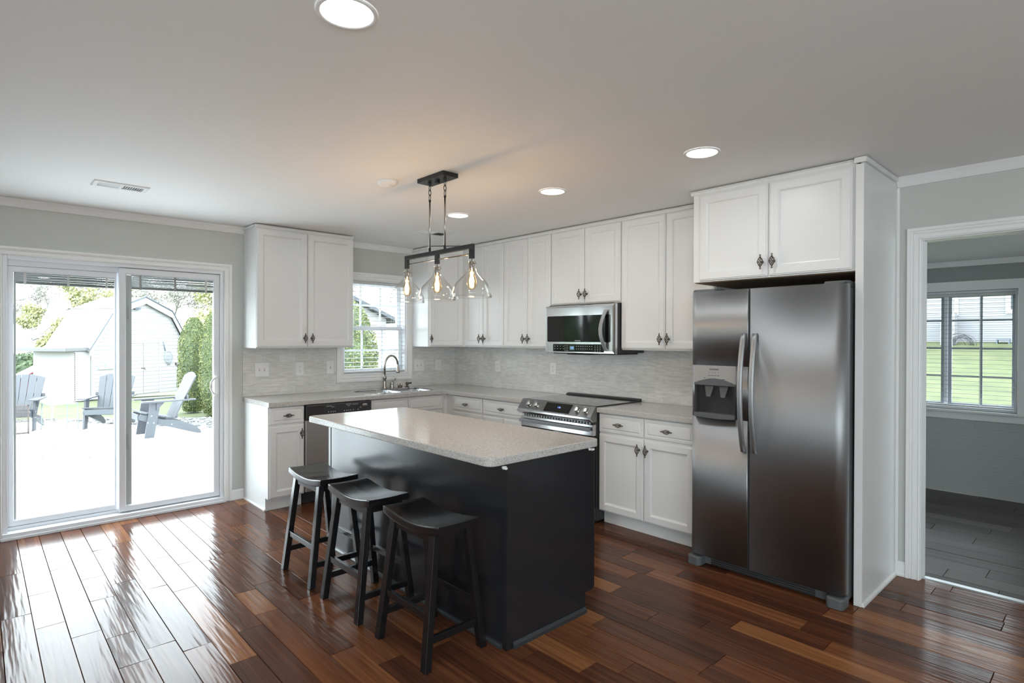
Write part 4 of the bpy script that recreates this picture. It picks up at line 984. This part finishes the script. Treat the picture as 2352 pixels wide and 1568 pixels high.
# ------------------------------------------------------------------ wall plates
def plate(label, kind, x, z, w, h, wall='back', name='wall_plate', cat='switch'):
    t = thing(name, label, cat, (x, -.0072, z) if wall == 'back' else (-.0072, x, z), 0 if wall == 'back' else RB, 'plates on the tile backsplash')
    MB().rectloft(-w/2, w/2, -h/2, h/2, [(0, 0), (0, -.003), (.003, -.006), (.006, -.0065)]).build('plate', 'white_plastic', t)
    n_ = len(kind); 
    for i, ch in enumerate(kind):
        xx = (i-(n_-1)/2)*.046
        if ch == 's':
            MB().box(xx-.005, xx+.005, -.0075, -.0065, -.012, .012).build('switch_slot', 'plastic_silver', t)
            MB().hexa([(xx-.0035, -.0075, -.004), (xx+.0035, -.0075, -.004), (xx+.0035, -.0165, .006), (xx-.0035, -.0165, .006)], [(xx-.0035, -.0075, .006), (xx+.0035, -.0075, .006), (xx+.0035, -.0150, .010), (xx-.0035, -.0150, .010)]).build('toggle', 'white_plastic', t)
        else:
            for s in (-1, 1):
                f = MB().rings([[(xx+px, -.0066-d, s*.0205+pz) for px, pz in rrect(-.0165, .0165, -.0145, .0145, .007, 4)] for d in (0, .0014)]).build('socket_face', 'white_plastic', t)
                mb = MB(); mb.box(xx-.008, xx-.006, -.0086, -.0080, s*.0205-.002, s*.0205+.007); mb.box(xx+.006, xx+.008, -.0086, -.0080, s*.0205-.002, s*.0205+.007); mb.lathe([(.0028, 0), (.0005, -.0004)], (xx, -.0081, s*.0205-.0075), 'Y', 8)
                mb.build('slots', 'slot', f)
        MB().lathe([(.003, 0), (.0005, -.001)], (xx, -.0066, h*.36 if ch == 's' else 0), 'Y', 8).build('screw', 'plastic_silver', t)
    return t
plate('wide white double switch plate at the left end of the backsplash', 'ss', -2.234, 1.155, .128, .130)
plate('white outlet plate between the two switches left of the sink window', 'o', -1.879, 1.152, .082, .130, cat='outlet')
plate('white single switch plate just left of the sink window', 's', -1.566, 1.156, .080, .128)
plate('white double switch plate just right of the sink window', 'ss', -.508, 1.145, .132, .130)
plate('white outlet plate at the corner right of the sink window', 'o', -.245, 1.145, .080, .124, cat='outlet')
plate('white outlet plate on the range wall near the corner', 'o', -.785, 1.147, .084, .120, 'right', cat='outlet')
plate('white outlet plate just left of the range under the microwave', 'o', -1.604, 1.154, .080, .120, 'right', cat='outlet')

# ================================================================== outdoors, behind the house
def ground_z(x, y):
    if x > 2.9 and y < 1.5:                      # side yard rising to the neighbour house
        return -.12+max(0, min(1.52, (x-3.0)*.1265))
    if y < 8.5: return -.17
    if y < 14: return -.17-.13*(y-8.5)/5.5
    if y < 27: return -.30-.95*((y-14)/13)
    return -1.25+.02*(y-27)
def lawn(name, x0, x1, y0, y1, nx, ny, label):
    mb = MB(); V = [[mb.add([(x0+(x1-x0)*i/nx, y0+(y1-y0)*j/ny, ground_z(x0+(x1-x0)*i/nx, y0+(y1-y0)*j/ny))]) for i in range(nx+1)] for j in range(ny+1)]
    for j in range(ny):
        for i in range(nx): mb.quad(V[j][i], V[j][i+1], V[j+1][i+1], V[j+1][i], smooth=True)
    return struct(mb.build(name, 'lawn'), label, 'lawn')
lawn('lawn', -40, 40, 1.6, 75, 40, 80, 'green lawn behind the patio')
lawn('lawn', 2.95, 19, -14, 1.5, 16, 6, 'sloping lawn rising to the neighbour house')
PE = [(-9, .165), (2.2, .165), (2.2, .9), (-1.20, 5.24), (-3.26, 8.13), (-6.5, 9.3), (-9, 9.3)]
struct(MB().prism(PE, 'xy', -.30, -.10).build('patio', 'patio'), 'pale concrete patio slab', 'patio')
# gravel: one object of loose stones along the patio edge
def gravel_pts():
    rnd = random.Random(3); out = []
    segs = [((2.2, .9), (-1.20, 5.24), 2.0, 1.9), ((-1.20, 5.24), (-2.3, 6.8), 1.9, 1.2), ((-2.3, 6.8), (-3.26, 8.13), 1.2, .8), ((-3.26, 8.13), (-6.5, 9.3), .8, .7)]
    for a, b_, w0, w1 in segs:
        a, b_ = Vector(a), Vector(b_); d = b_-a; L = d.length; nrm = Vector((d.y, -d.x)).normalized()
        for k in range(int(L*(w0+w1)/2*175)):
            t = rnd.random(); q = a+d*t+nrm*(rnd.random()*(w0+(w1-w0)*t)+.03); out.append((q.x, q.y, rnd))
    return out
mb = MB(); ico = [(0, 0, 1), (.894, 0, .447), (.276, .851, .447), (-.724, .526, .447), (-.724, -.526, .447), (.276, -.851, .447), (.724, .526, -.2), (-.276, .851, -.2), (-.894, 0, -.2), (-.276, -.851, -.2), (.724, -.526, -.2)]
icf = [(0, 1, 2), (0, 2, 3), (0, 3, 4), (0, 4, 5), (0, 5, 1), (1, 6, 2), (2, 7, 3), (3, 8, 4), (4, 9, 5), (5, 10, 1), (2, 6, 7), (3, 7, 8), (4, 8, 9), (5, 9, 10), (1, 10, 6)]
for gx, gy, rnd in gravel_pts():
    s = rnd.uniform(.022, .05); ca, sa = math.cos(rnd.random()*6), math.sin(rnd.random()*6); fx = rnd.uniform(.7, 1.4)
    b0 = mb.add([(gx+s*(ca*x*fx-sa*y), gy+s*(sa*x*fx+ca*y), -.165+s*.65*z+s*.3) for x, y, z in ico])
    for f in icf: mb.quad(*[b0+i for i in f])
tag(mb.build('gravel', 'stone'), 'white river gravel along the patio edge', 'gravel', kind='stuff')
struct(MB().prism([(2.2, .9), (-1.20, 5.24), (-3.26, 8.13), (-6.5, 9.3), (-6.3, 10.0), (-2.75, 8.75), (.35, 6.35), (4.2, 1.7)], 'xy', -.30, -.158).build('gravel_bed', mat('pale_gravel_ground', (.075, .073, .072), .9)), 'ground under the gravel', 'ground')
for k, (lx, ly) in enumerate(((-3.35, 5.1), (-2.9, 4.4), (-3.55, 4.0), (-2.35, 4.1), (-2.1, 3.9), (-3.1, 3.6), (-1.75, 4.5), (-2.75, 5.3))):
    a = k*1.3; c_, s_ = math.cos(a)*.035, math.sin(a)*.035
    tag(MB().face([(lx-c_, ly-s_, -.0985), (lx+s_*.6, ly-c_*.6, -.088), (lx+c_, ly+s_, -.0965), (lx-s_*.6, ly+c_*.6, -.090)]).build('dry_leaf', 'dry_leaf'), 'tiny dry leaf lying on the pale patio', 'leaf', 'dry leaves on the patio')

# ---------------------------------------------------------------- adirondack chairs
def make_chair(label, loc, rotz):
    t = thing('adirondack_chair', label, 'garden chair', loc, rotz, 'grey adirondack chairs on the patio')
    g = 'poly_grey'
    for s in (-1, 1):
        prof = [(-.40, .375), (-.43, .335), (-.42, .285), (-.05, .155), (.30, .03), (.40, .0), (.455, .0), (.44, .05), (.36, .125), (.22, .195), (.05, .245), (-.12, .27), (-.28, .335)]
        xa = s*.235; MB().prism(prof, 'yz', xa-.014, xa+.014).build('rear_leg', g, t, bevel=.003)
        MB().hexa([(s*.252, -.36, 0), (s*.282, -.36, 0), (s*.282, -.23, 0), (s*.252, -.23, 0)], [(s*.252, -.28, .545), (s*.282, -.28, .545), (s*.282, -.14, .545), (s*.252, -.14, .545)]).build('front_leg', g, t, bevel=.003)
        MB().prism([(s*.205, -.40), (s*.345, -.40), (s*.355, -.20), (s*.335, .12), (s*.30, .36), (s*.235, .36), (s*.225, .0)], 'xy', .546, .570).build('arm', g, t, bevel=.004)
        MB().prism([(-.20, .545), (-.09, .545), (-.20, .42)], 'yz', s*.2825, s*.305).build('arm_bracket', g, t)
        mb = MB()
        for y, z in ((-.285, .36), (-.335, .26), (-.255, .25), (.0, .20)): mb.lathe([(.008, 0), (.0005, s*.003)], (s*(.282 if y < -.1 else .249), y+.02, z-.02), 'X', 8)
        mb.build('bolt_caps', 'white_plastic', t)
    for k in range(5):
        y0 = -.405+k*.088; z0 = .385-k*.028
        zz = lambda y: .388-.30*(y+.40) if y < -.1 else .298-.18*(y+.1)
        MB().hexa([(-.275 if k == 0 else -.222, y0, zz(y0)), (.275 if k == 0 else .222, y0, zz(y0)), (.275 if k == 0 else .222, y0+.080, zz(y0+.08)), (-.275 if k == 0 else -.222, y0+.080, zz(y0+.08))],
                  [(-.275 if k == 0 else -.222, y0, zz(y0)+.020), (.275 if k == 0 else .222, y0, zz(y0)+.020), (.275 if k == 0 else .222, y0+.080, zz(y0+.08)+.020), (-.275 if k == 0 else -.222, y0+.080, zz(y0+.08)+.020)]).build('seat_slat', g, t, bevel=.003)
    MB().box(-.222, .222, -.440, -.418, .275, .365).build('apron', g, t, bevel=.003)
    for k in range(5):                               # fan of back slats leaning back
        u = k-2; xb, xt = u*.088, u*.113; arc = lambda x: .985-.85*x*x
        def P(x, z, d): y = .035+(z-.22)*.44; return (x, y+d, z)
        pts = [(xb-.041, .21), (xb+.041, .21)]+[(xt+q, arc(xt+q)-(.006 if abs(q) > .05 else 0)) for q in (.053, .047, .02, -.02, -.047, -.053)]
        mb = MB(); i0 = mb.add([P(x, z, 0) for x, z in pts]); i1 = mb.add([P(x, z, .022) for x, z in pts]); n_ = len(pts)
        mb.quad(*range(i0, i0+n_)); mb.quad(*range(i1+n_-1, i1-1, -1))
        for j in range(n_): mb.quad(i0+j, i0+(j+1) % n_, i1+(j+1) % n_, i1+j)
        mb.build('back_slat', g, t, bevel=.003)
    for z, hw in ((.60, .30), (.30, .22), (.88, .22)):
        y = .035+(z-.22)*.44+.0235; MB().box(-hw, hw, y, y+.022, z-.03, z+.03).build('back_rail', g, t)
    return t
make_chair('grey slatted garden chair at the left edge of the door glass, facing the house', (-3.64, 7.27, -.10), -R(16)).scale = (1, 1, .92)
make_chair('grey slatted garden chair partly hidden by the door middle post', (-2.45, 6.70, -.10), -R(27)).scale = (1, 1, .92)
make_chair('grey slatted garden chair seen from the side, nearest the house', (-1.93, 5.10, -.10), -R(88))
# fire screen
t = thing('fire_screen', 'brown framed mesh screen standing at the left edge of the patio view', 'screen', (-3.81, 6.62, -.10), R(-2))
mb = MB(); mb.box(-.27, .27, -.012, .012, .0, .022); mb.box(-.27, .27, -.012, .012, .44, .46); mb.box(-.27, -.25, -.012, .012, 0, .46); mb.box(.25, .27, -.012, .012, 0, .46); mb.box(.25, .27, -.06, .06, 0, .012); mb.box(-.27, -.25, -.06, .06, 0, .012); mb.build('frame', 'rust_iron', t)
mb = MB()
for k in range(40):
    x = -.25+.5*k/39; mb.box(x-.0014, x+.0014, -.0014, .0014, .022, .44)
for k in range(32):
    z = .022+.418*k/31; mb.box(-.25, .25, -.0014, .0014, z-.0014, z+.0014)
mb.build('mesh', 'rust_iron', t)
t = thing('side_table', 'small pale aqua metal side table between the two far chairs', 'table', (-3.13, 6.86, -.10), R(18))
mb = MB(); mb.box(-.19, .19, -.19, .19, .425, .44); mb.build('table_top', 'table_white', t, bevel=.003)
for sx in (-1, 1):
    for sy in (-1, 1): MB().tube([(sx*.18, sy*.18, .424), (sx*.19, sy*.19, 0)], .008, 8).build('leg', 'table_white', t)
mb = MB(); mb.tube([(-.187, -.187, .10), (-.187, .187, .10)], .005, 6); mb.tube([(.187, -.187, .10), (.187, .187, .10)], .005, 6); mb.build('stretcher', 'table_white', t)

# ---------------------------------------------------------------- barn shed (own frame: x along its front, y to its back)
t = thing('barn_shed', 'white gambrel roofed barn shed behind the patio', 'shed', (-1.793, 14.351, -.30), math.atan2(.536, .844))
sw, sd = 3.30, 1.55; ez, kz, pz = 1.40, 2.56, 2.95
wallp = [(0, 0), (sw, 0), (sw, ez), (sw-.68, kz-.06), (sw/2, pz-.06), (.68, kz-.06), (0, ez)]
MB().prism(wallp, 'xz', 0, sd).build('wall', 'siding', t)
def roofp(a, b_, nm, m='metal_roof'):
    (xa, za), (xb, zb) = a, b_; d = Vector((xb-xa, zb-za)).normalized(); nn = Vector((-d.y, d.x))
    if nn.y < 0: nn = -nn
    mb = MB(); th = .045; mb.prism([(xa, za), (xb, zb), (xb+nn.x*th, zb+nn.y*th), (xa+nn.x*th, za+nn.y*th)], 'xz', -.10, sd+.06); return mb.build(nm, m, t)
roofp((-.14, ez-.06), (.66, kz), 'roof_lower'); roofp((.66, kz), (sw/2, pz), 'roof_upper'); roofp((sw-.66, kz), (sw/2, pz), 'roof_upper'); roofp((sw+.14, ez-.06), (sw-.66, kz), 'roof_lower')
mb = MB()
for a, b_ in (((-.14, ez-.05), (.66, kz)), ((.66, kz), (sw/2, pz)), ((sw/2, pz), (sw-.66, kz)), ((sw-.66, kz), (sw+.14, ez-.05))):
    (xa, za), (xb, zb) = a, b_; mb.prism([(xa, za+.012), (xb, zb+.012), (xb, zb-.17), (xa, za-.15)], 'xz', -.105, -.075)
mb.build('gable_trim', 'shed_paint', t)
mb = MB()
for a, b_ in (((-.15, ez-.05), (.66, kz)), ((.66, kz), (sw/2, pz)), ((sw/2, pz), (sw-.66, kz)), ((sw-.66, kz), (sw+.15, ez-.05))):
    (xa, za), (xb, zb) = a, b_; mb.prism([(xa, za+.045), (xb, zb+.045), (xb, zb+.075), (xa, za+.075)], 'xz', -.12, -.07)
mb.build('drip_edge', 'roof_edge', t)
MB().box(-.03, .06, -.02, -.0005, .02, ez).build('corner_board', 'shed_paint', t)
dm = 1.64
for xa, xb in ((dm-.57, dm-.006), (dm+.006, dm+.57)):
    d_ = MB().box(xa, xb, -.022, -.0005, .04, 1.57).build('door', 'siding', t, bevel=.004)
mb = MB(); mb.box(dm-.62, dm+.62, -.030, -.0005, 1.58, 1.62); mb.box(dm+.575, dm+.60, -.025, -.0005, .03, 1.58); mb.box(dm-.60, dm-.575, -.025, -.0005, .03, 1.58); mb.build('door_trim', 'shed_paint', t)
mb = MB(); mb.box(dm-.09, dm+.05, -.034, -.0225, .80, .825); mb.tube([(dm+.03, -.035, .80), (dm+.03, -.05, .76), (dm+.05, -.05, .75)], .008, 6); mb.build('door_latch', 'rust_iron', t)
mb = MB(); mb.box(1.30, 1.52, -.05, -.0005, 2.72-.09, 2.72-.06); mb.box(1.30, 1.50, -.09, -.0005, 2.60, 2.625); mb.build('gable_lamp', 'roof_edge', t)
mb = MB(); mb.box(.18, .70, -.03, -.0005, .84, .885); mb.box(.40, .425, -.03, -.0005, .885, .98); mb.build('wall_bar', mat('pale_green_paint', (.22, .30, .27), .6), t)
mb = MB(); mb.tube([(2.86, -.01, .92), (2.88, -.04, .86), (2.92, -.03, .80), (2.96, -.02, .86)], .012, 6); mb.box(2.84, 2.90, -.03, -.0005, .86, .93); mb.build('wall_hook', 'rust_iron', t)
# lean-to on the shed's left side
mb = MB(); mb.prism([(-.48, 0), (-.001, 0), (-.001, 1.37), (-.48, 1.37)], 'xz', .012, 1.5); mb.build('lean_to_wall', 'shed_paint', t)
MB().hexa([(-.78, -.05, 1.372), (-.002, -.05, 1.385), (-.002, 1.6, 1.40), (-.85, 1.6, 1.372)], [(-.78, -.05, 1.46), (-.16, -.05, 1.47), (-.16, 1.6, 1.47), (-.85, 1.6, 1.46)]).build('lean_to_roof', 'metal_roof', t)
mb = MB()
for k in range(26): mb.lathe([(.004, .02), (.016, 0), (.004, -.02)], (-.50, -.02, .06+k*.05), n=6)
mb.build('rain_chain', 'rust_iron', t)
# landing net hanging on the shed wall
sm = Matrix.Translation((-1.793, 14.351, -.30)) @ Matrix.Rotation(math.atan2(.536, .844), 4, 'Z')
t2 = thing('landing_net', 'pale fishing net hanging on the white shed wall right of its doors', 'fishing net', (0, 0, 0)); t2.matrix_world = sm
mb = MB(); mb.tube([(2.36, -.03, 1.62), (2.44, -.03, 1.32)], .013, 8); mb.build('handle', 'roof_edge', t2)
loop = [(2.56+.16*math.cos(a), -.03, 1.12+.20*math.sin(a)) for a in [2*PI*k/24 for k in range(24)]]
loop = [(x-.06*(z-1.12), y, z) for x, y, z in loop]
MB().tube(loop, .007, 6, closed=True).build('hoop', 'net', t2)
mb = MB()
for k in range(10):
    x = 2.44+k*.027; mb.tube([(x, -.03, 1.25), (x*.75+2.58*.25, -.06, .95), (2.56+(x-2.56)*.4, -.04, .86)], .003, 4)
for k in range(5): mb.tube([(2.43+k*.012, -.04, 1.15-k*.06), (2.56, -.08, 1.12-k*.06), (2.70-k*.012, -.04, 1.15-k*.06)], .003, 4)
mb.build('net', 'net', t2)

# ---------------------------------------------------------------- red car
t = thing('car', 'red car parked on the lawn behind the left garden chair', 'car', (-1.72, 26.8, -1.16), R(10))
MB().prism([(-2.2, .30), (-2.25, .62), (-1.9, .80), (-1.0, .90), (1.6, .92), (2.15, .84), (2.25, .5), (2.15, .28), (1.75, .22), (-1.8, .22)], 'xz', -.86, .86).build('body', 'car_red', t, bevel=.06)
MB().prism([(-1.25, .88), (-.45, 1.36), (.30, 1.46), (.95, 1.38), (1.70, .92)], 'xz', -.72, .72).build('cabin', 'car_glass', t, bevel=.05)
MB().prism([(-1.30, .90), (-.47, 1.385), (.30, 1.49), (.97, 1.41), (1.72, .93), (1.62, .93), (.93, 1.35), (.30, 1.43), (-.43, 1.33), (-1.18, .90)], 'xz', -.735, .735).build('roof', 'car_red', t, bevel=.02)
for x in (-1.42, 1.38):
    for y in (-.78, .78): MB().lathe([(.001, -.1), (.30, -.1), (.32, -.05), (.32, .05), (.30, .1), (.001, .1)], (x, y, .32), 'Y', 20).build('wheel', 'tyre', t)
MB().box(-1.15, -1.0, -.95, -.82, .90, 1.02).build('mirror', 'car_red', t, bevel=.02)

# ---------------------------------------------------------------- trees and shrubs
def leaf_cloud(mb, pts, size, rnd):
    for p in pts:
        d = Vector((rnd.gauss(0, 1), rnd.gauss(0, 1), rnd.gauss(0, 1))).normalized(); e = d.orthogonal().normalized(); f = d.cross(e); s = size*rnd.uniform(.6, 1.3)
        mb.face([p-e*s, p+f*s*.6, p+e*s, p-f*s*.6])
def tree(label, loc, h, spread, leafm, nleaf, lsize, seed, trunk_r=.14, start=.22, name='tree', group='trees beyond the lawn'):
    rnd = random.Random(seed); t = thing(name, label, 'tree', loc, 0, group); mb = MB(); tips = []
    def grow(p, d, L, r, lev):
        q = p; path = [p]; rr = [r]
        for k in range(3):
            d = (d+Vector((rnd.gauss(0, .14), rnd.gauss(0, .14), rnd.gauss(.03, .08)))).normalized(); q = q+d*L/3; path.append(q); rr.append(r*(1-.2*(k+1)))
        mb.tube(path, rr, 5 if lev < 2 else 3, caps=False)
        if lev >= 2: tips.extend(path[1:])
        if lev < 4:
            for k in range(3 if lev < 3 else 2):
                a = rnd.uniform(0, 2*PI); tilt = rnd.uniform(.35, .85)
                e = d.orthogonal().normalized(); e.rotate(Matrix.Rotation(a, 3, d)); nd = (d*math.cos(tilt)+e*math.sin(tilt)).normalized(); nd.x *= spread; nd.y *= spread; nd.normalize()
                grow(path[rnd.choice((1, 2, 3))], nd, L*rnd.uniform(.6, .78), r*.52, lev+1)
    grow(Vector((0, 0, 0)), Vector((0, 0, 1)), h*.36, trunk_r, 0)
    zmax = max(p.z for p in tips); k_ = h/zmax
    mb.v = [(x, y, z*k_) for x, y, z in mb.v]; tips = [Vector((p.x, p.y, p.z*k_)) for p in tips]
    mb.build('trunk', 'bark', t)
    lm = MB(); pts = []
    for k in range(nleaf):
        p = rnd.choice(tips); 
        if p.z < start*h: continue
        pts.append(p+Vector((rnd.gauss(0, .03*h), rnd.gauss(0, .03*h), rnd.gauss(0, .025*h))))
    leaf_cloud(lm, pts, lsize, rnd); lm.build('foliage', leafm, t)
    return t
TR = [('bare pale tree at the far left edge of the door view', (-3.4, 46, -1.0), 6.6, 1.5, 'leaf_pale', 5200, 0.068, 21),
      ('bare grey tree left of the yellow green tree', (-.9, 50, -1.0), 8.6, 1.4, 'leaf_pale', 5200, 0.068, 22),
      ('yellow green leafy tree rising behind the shed roof', (.2, 37, -1.0), 6.4, 1.7, 'leaf_yellow', 14000, 0.081, 23),
      ('low yellow green tree left of the shed roof', (-2.2, 38, -1.0), 4.4, 1.8, 'leaf_yellow', 10000, 0.074, 24),
      ('pale branching tree above the shed roof on the left', (2.9, 43, -1.0), 9.0, 1.5, 'leaf_pale', 12000, 0.074, 25),
      ('pale leafy tree behind the top of the shed gable', (4.3, 34, -1.0), 8.0, 1.6, 'leaf_pale', 12000, 0.068, 26),
      ('pale yellow tree between the shed and the evergreens', (6.2, 29, -1.0), 6.6, 1.7, 'leaf_yellow', 12000, 0.068, 27),
      ('pale tree behind the tall evergreens', (9.4, 38, -1.0), 9.0, 1.6, 'leaf_pale', 10000, 0.074, 28),
      ('bare tree above the neighbour roof in the sink window', (12.8, 26, -1.0), 6.2, 1.4, 'leaf_pale', 1800, 0.050, 29),
      ('leafy tree far left of the patio, mirrored in the microwave door', (-17, 16, -.3), 5.5, 1.7, 'leaf_yellow', 10000, 0.068, 30)]
for a in TR: tree(*a)
def shrub(label, loc, rx, ry, h, m, n_, ls, seed, name='shrub', prof=lambda u: 1, group=None, cat='shrub'):
    rnd = random.Random(seed); t = thing(name, label, cat, loc, 0, group); mb = MB()
    pts = []
    for k in range(n_):
        u = rnd.random(); a = rnd.uniform(0, 2*PI); r = prof(u)*(.86+.16*rnd.random()+.05*math.sin(a*5+u*17)); pts.append(Vector((rx*r*math.cos(a), ry*r*math.sin(a), .03+h*u)))
    leaf_cloud(mb, pts, ls, rnd); mb.build('foliage', m, t)
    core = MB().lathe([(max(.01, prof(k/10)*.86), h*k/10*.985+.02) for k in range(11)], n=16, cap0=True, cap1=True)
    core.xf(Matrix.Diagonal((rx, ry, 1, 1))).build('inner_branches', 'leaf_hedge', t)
    MB().cyl((0, 0, -.05), (0, 0, .25), .04, 8).build('trunk', 'bark', t)
    return t
col = lambda u: (min(1, .62+1.5*u) if u < .25 else 1.0)*(1 if u < .55 else math.sqrt(max(.0, 1-((u-.55)/.46)**2)))
shrub('tall clipped evergreen nearest the shed, left of the pair', (-.72, 8.35, -.16), .30, .30, 2.02, 'leaf_arb', 11000, .0165, 1, 'evergreen_shrub', col, 'tall evergreens by the gravel', 'evergreen')
shrub('tall clipped evergreen at the right edge of the patio door glass', (-.55, 7.45, -.16), .29, .29, 2.12, 'leaf_arb', 11000, .0165, 2, 'evergreen_shrub', col, 'tall evergreens by the gravel', 'evergreen')
for k, (ex, ey, eh) in enumerate(((-10.0, 8.0, 3.0), (-12.1, 8.2, 3.7), (-14.3, 8.6, 3.3))):
    shrub(('nearest', 'middle', 'farthest')[k]+' of three dark evergreens left of the patio, mirrored in the microwave door', (ex, ey, -.2), .78, .78, eh, 'leaf_hedge', 3600, .05, 10+k, 'evergreen_shrub', lambda u: (1-.9*u**1.6)*(1 if u > .08 else .7), 'evergreens left of the patio', 'evergreen')
dome = lambda u: math.sqrt(max(0, 1-max(0, (u-.35)/.66)**2))*(.9+.1*min(1, u*4))
shrub('big rounded evergreen shrub behind the sink window', (1.62, 6.0, -.17), .72, .72, 2.42, 'leaf_arb', 12000, .025, 3, 'evergreen_shrub', dome, None, 'evergreen')
shrub('dark green hedge shrub behind the red car', (-2.2, 32.5, -1.15), 1.3, 1.0, 1.75, 'leaf_hedge', 1800, .09, 4, 'hedge_shrub', dome)
shrub('dark green hedge shrub at the left end behind the car', (-5.0, 34.5, -1.15), 1.4, 1.0, 1.5, 'leaf_hedge', 1600, .09, 6, 'hedge_shrub', dome)

# ---------------------------------------------------------------- neighbour houses
t = thing('neighbour_house', 'pale house with sloping grey roof edge seen through the sink window', 'house', (0, 14.4, -.35))
MB().prism([(3.2, 0), (7.6, 0), (7.6, 2.55), (5.4, 3.50), (3.2, 2.55)], 'xz', 0, 5).build('wall', 'shed_paint', t)
mb = MB(); mb.prism([(5.4, 3.51), (8.0, 2.385), (8.0, 2.53), (5.4, 3.655)], 'xz', -.35, 5.3); mb.prism([(5.4, 3.51), (2.8, 2.385), (2.8, 2.53), (5.4, 3.655)], 'xz', -.35, 5.3); mb.build('roof', 'asphalt', t)
MB().box(6.75, 7.2, -.03, -.0005, .95, 1.55).build('window', 'roof_edge', t)
t = thing('neighbour_house', 'grey sided house standing up the lawn in the far room window', 'house', (15, 0, 1.20))
MB().box(0, 5, -8, 3, 0, 5.5).build('wall', 'siding_house', t)
MB().box(-.03, -.0005, -2.36, -2.27, .9, 5.4).build('corner_board', 'shed_paint', t)
wf = MB(); wf.box(-.04, -.0005, -3.42, -3.32, .92, 3.2); wf.box(-.04, -.0005, -4.4, -4.3, .92, 3.2); wf.box(-.04, -.0005, -4.3, -3.42, .92, 1.02); wf = wf.build('window_frame', 'shed_paint', t)
MB().box(-.02, -.0005, -4.3, -3.42, 1.02, 3.2).build('pane', 'car_glass', wf)
t = thing('air_conditioner', 'pale outdoor unit with grey louvred bands by the neighbour house', 'air conditioner', (14.55, -2.21, 1.30))
MB().box(-.20, .20, -.17, .13, .0, .86).build('case', mat('pale_grey_enamel', (.17, .175, .18), .5), t, bevel=.01)
mb = MB()
for z in (.10, .36, .62):
    for k in range(5): mb.box(-.212, -.201, -.14, .10, z+k*.032, z+k*.032+.024)
mb.build('louvres', mat('dark_grille', (.03, .034, .038), .6), t)
t = thing('wire_coil', 'tangled black coil of wire lying on the lawn by the outdoor unit', 'coil', (14.3, -2.55, 1.30))
mb = MB(); rnd = random.Random(5)
for k in range(11):
    r = rnd.uniform(.16, .30); yc = rnd.uniform(-.13, .08); tl = rnd.uniform(-.35, .35)
    mb.tube([(tl*r*math.sin(a)+rnd.gauss(0, .008), yc+r*.95*math.cos(a)-tl*.1, .01+r*1.05*math.sin(a)) for a in [PI*j/14 for j in range(15)]], .006, 5)
mb.build('coil', 'hose', t)
t = thing('garden_bench', 'low grey bench against the neighbour house wall', 'bench', (14.72, -3.31, 1.28))
MB().box(-.12, .12, -.13, .13, .17, .20).build('seat', 'roof_edge', t)
for s in (-1, 1): MB().box(-.11, .11, s*.115-.012, s*.115+.012, 0, .169).build('leg', 'roof_edge', t)
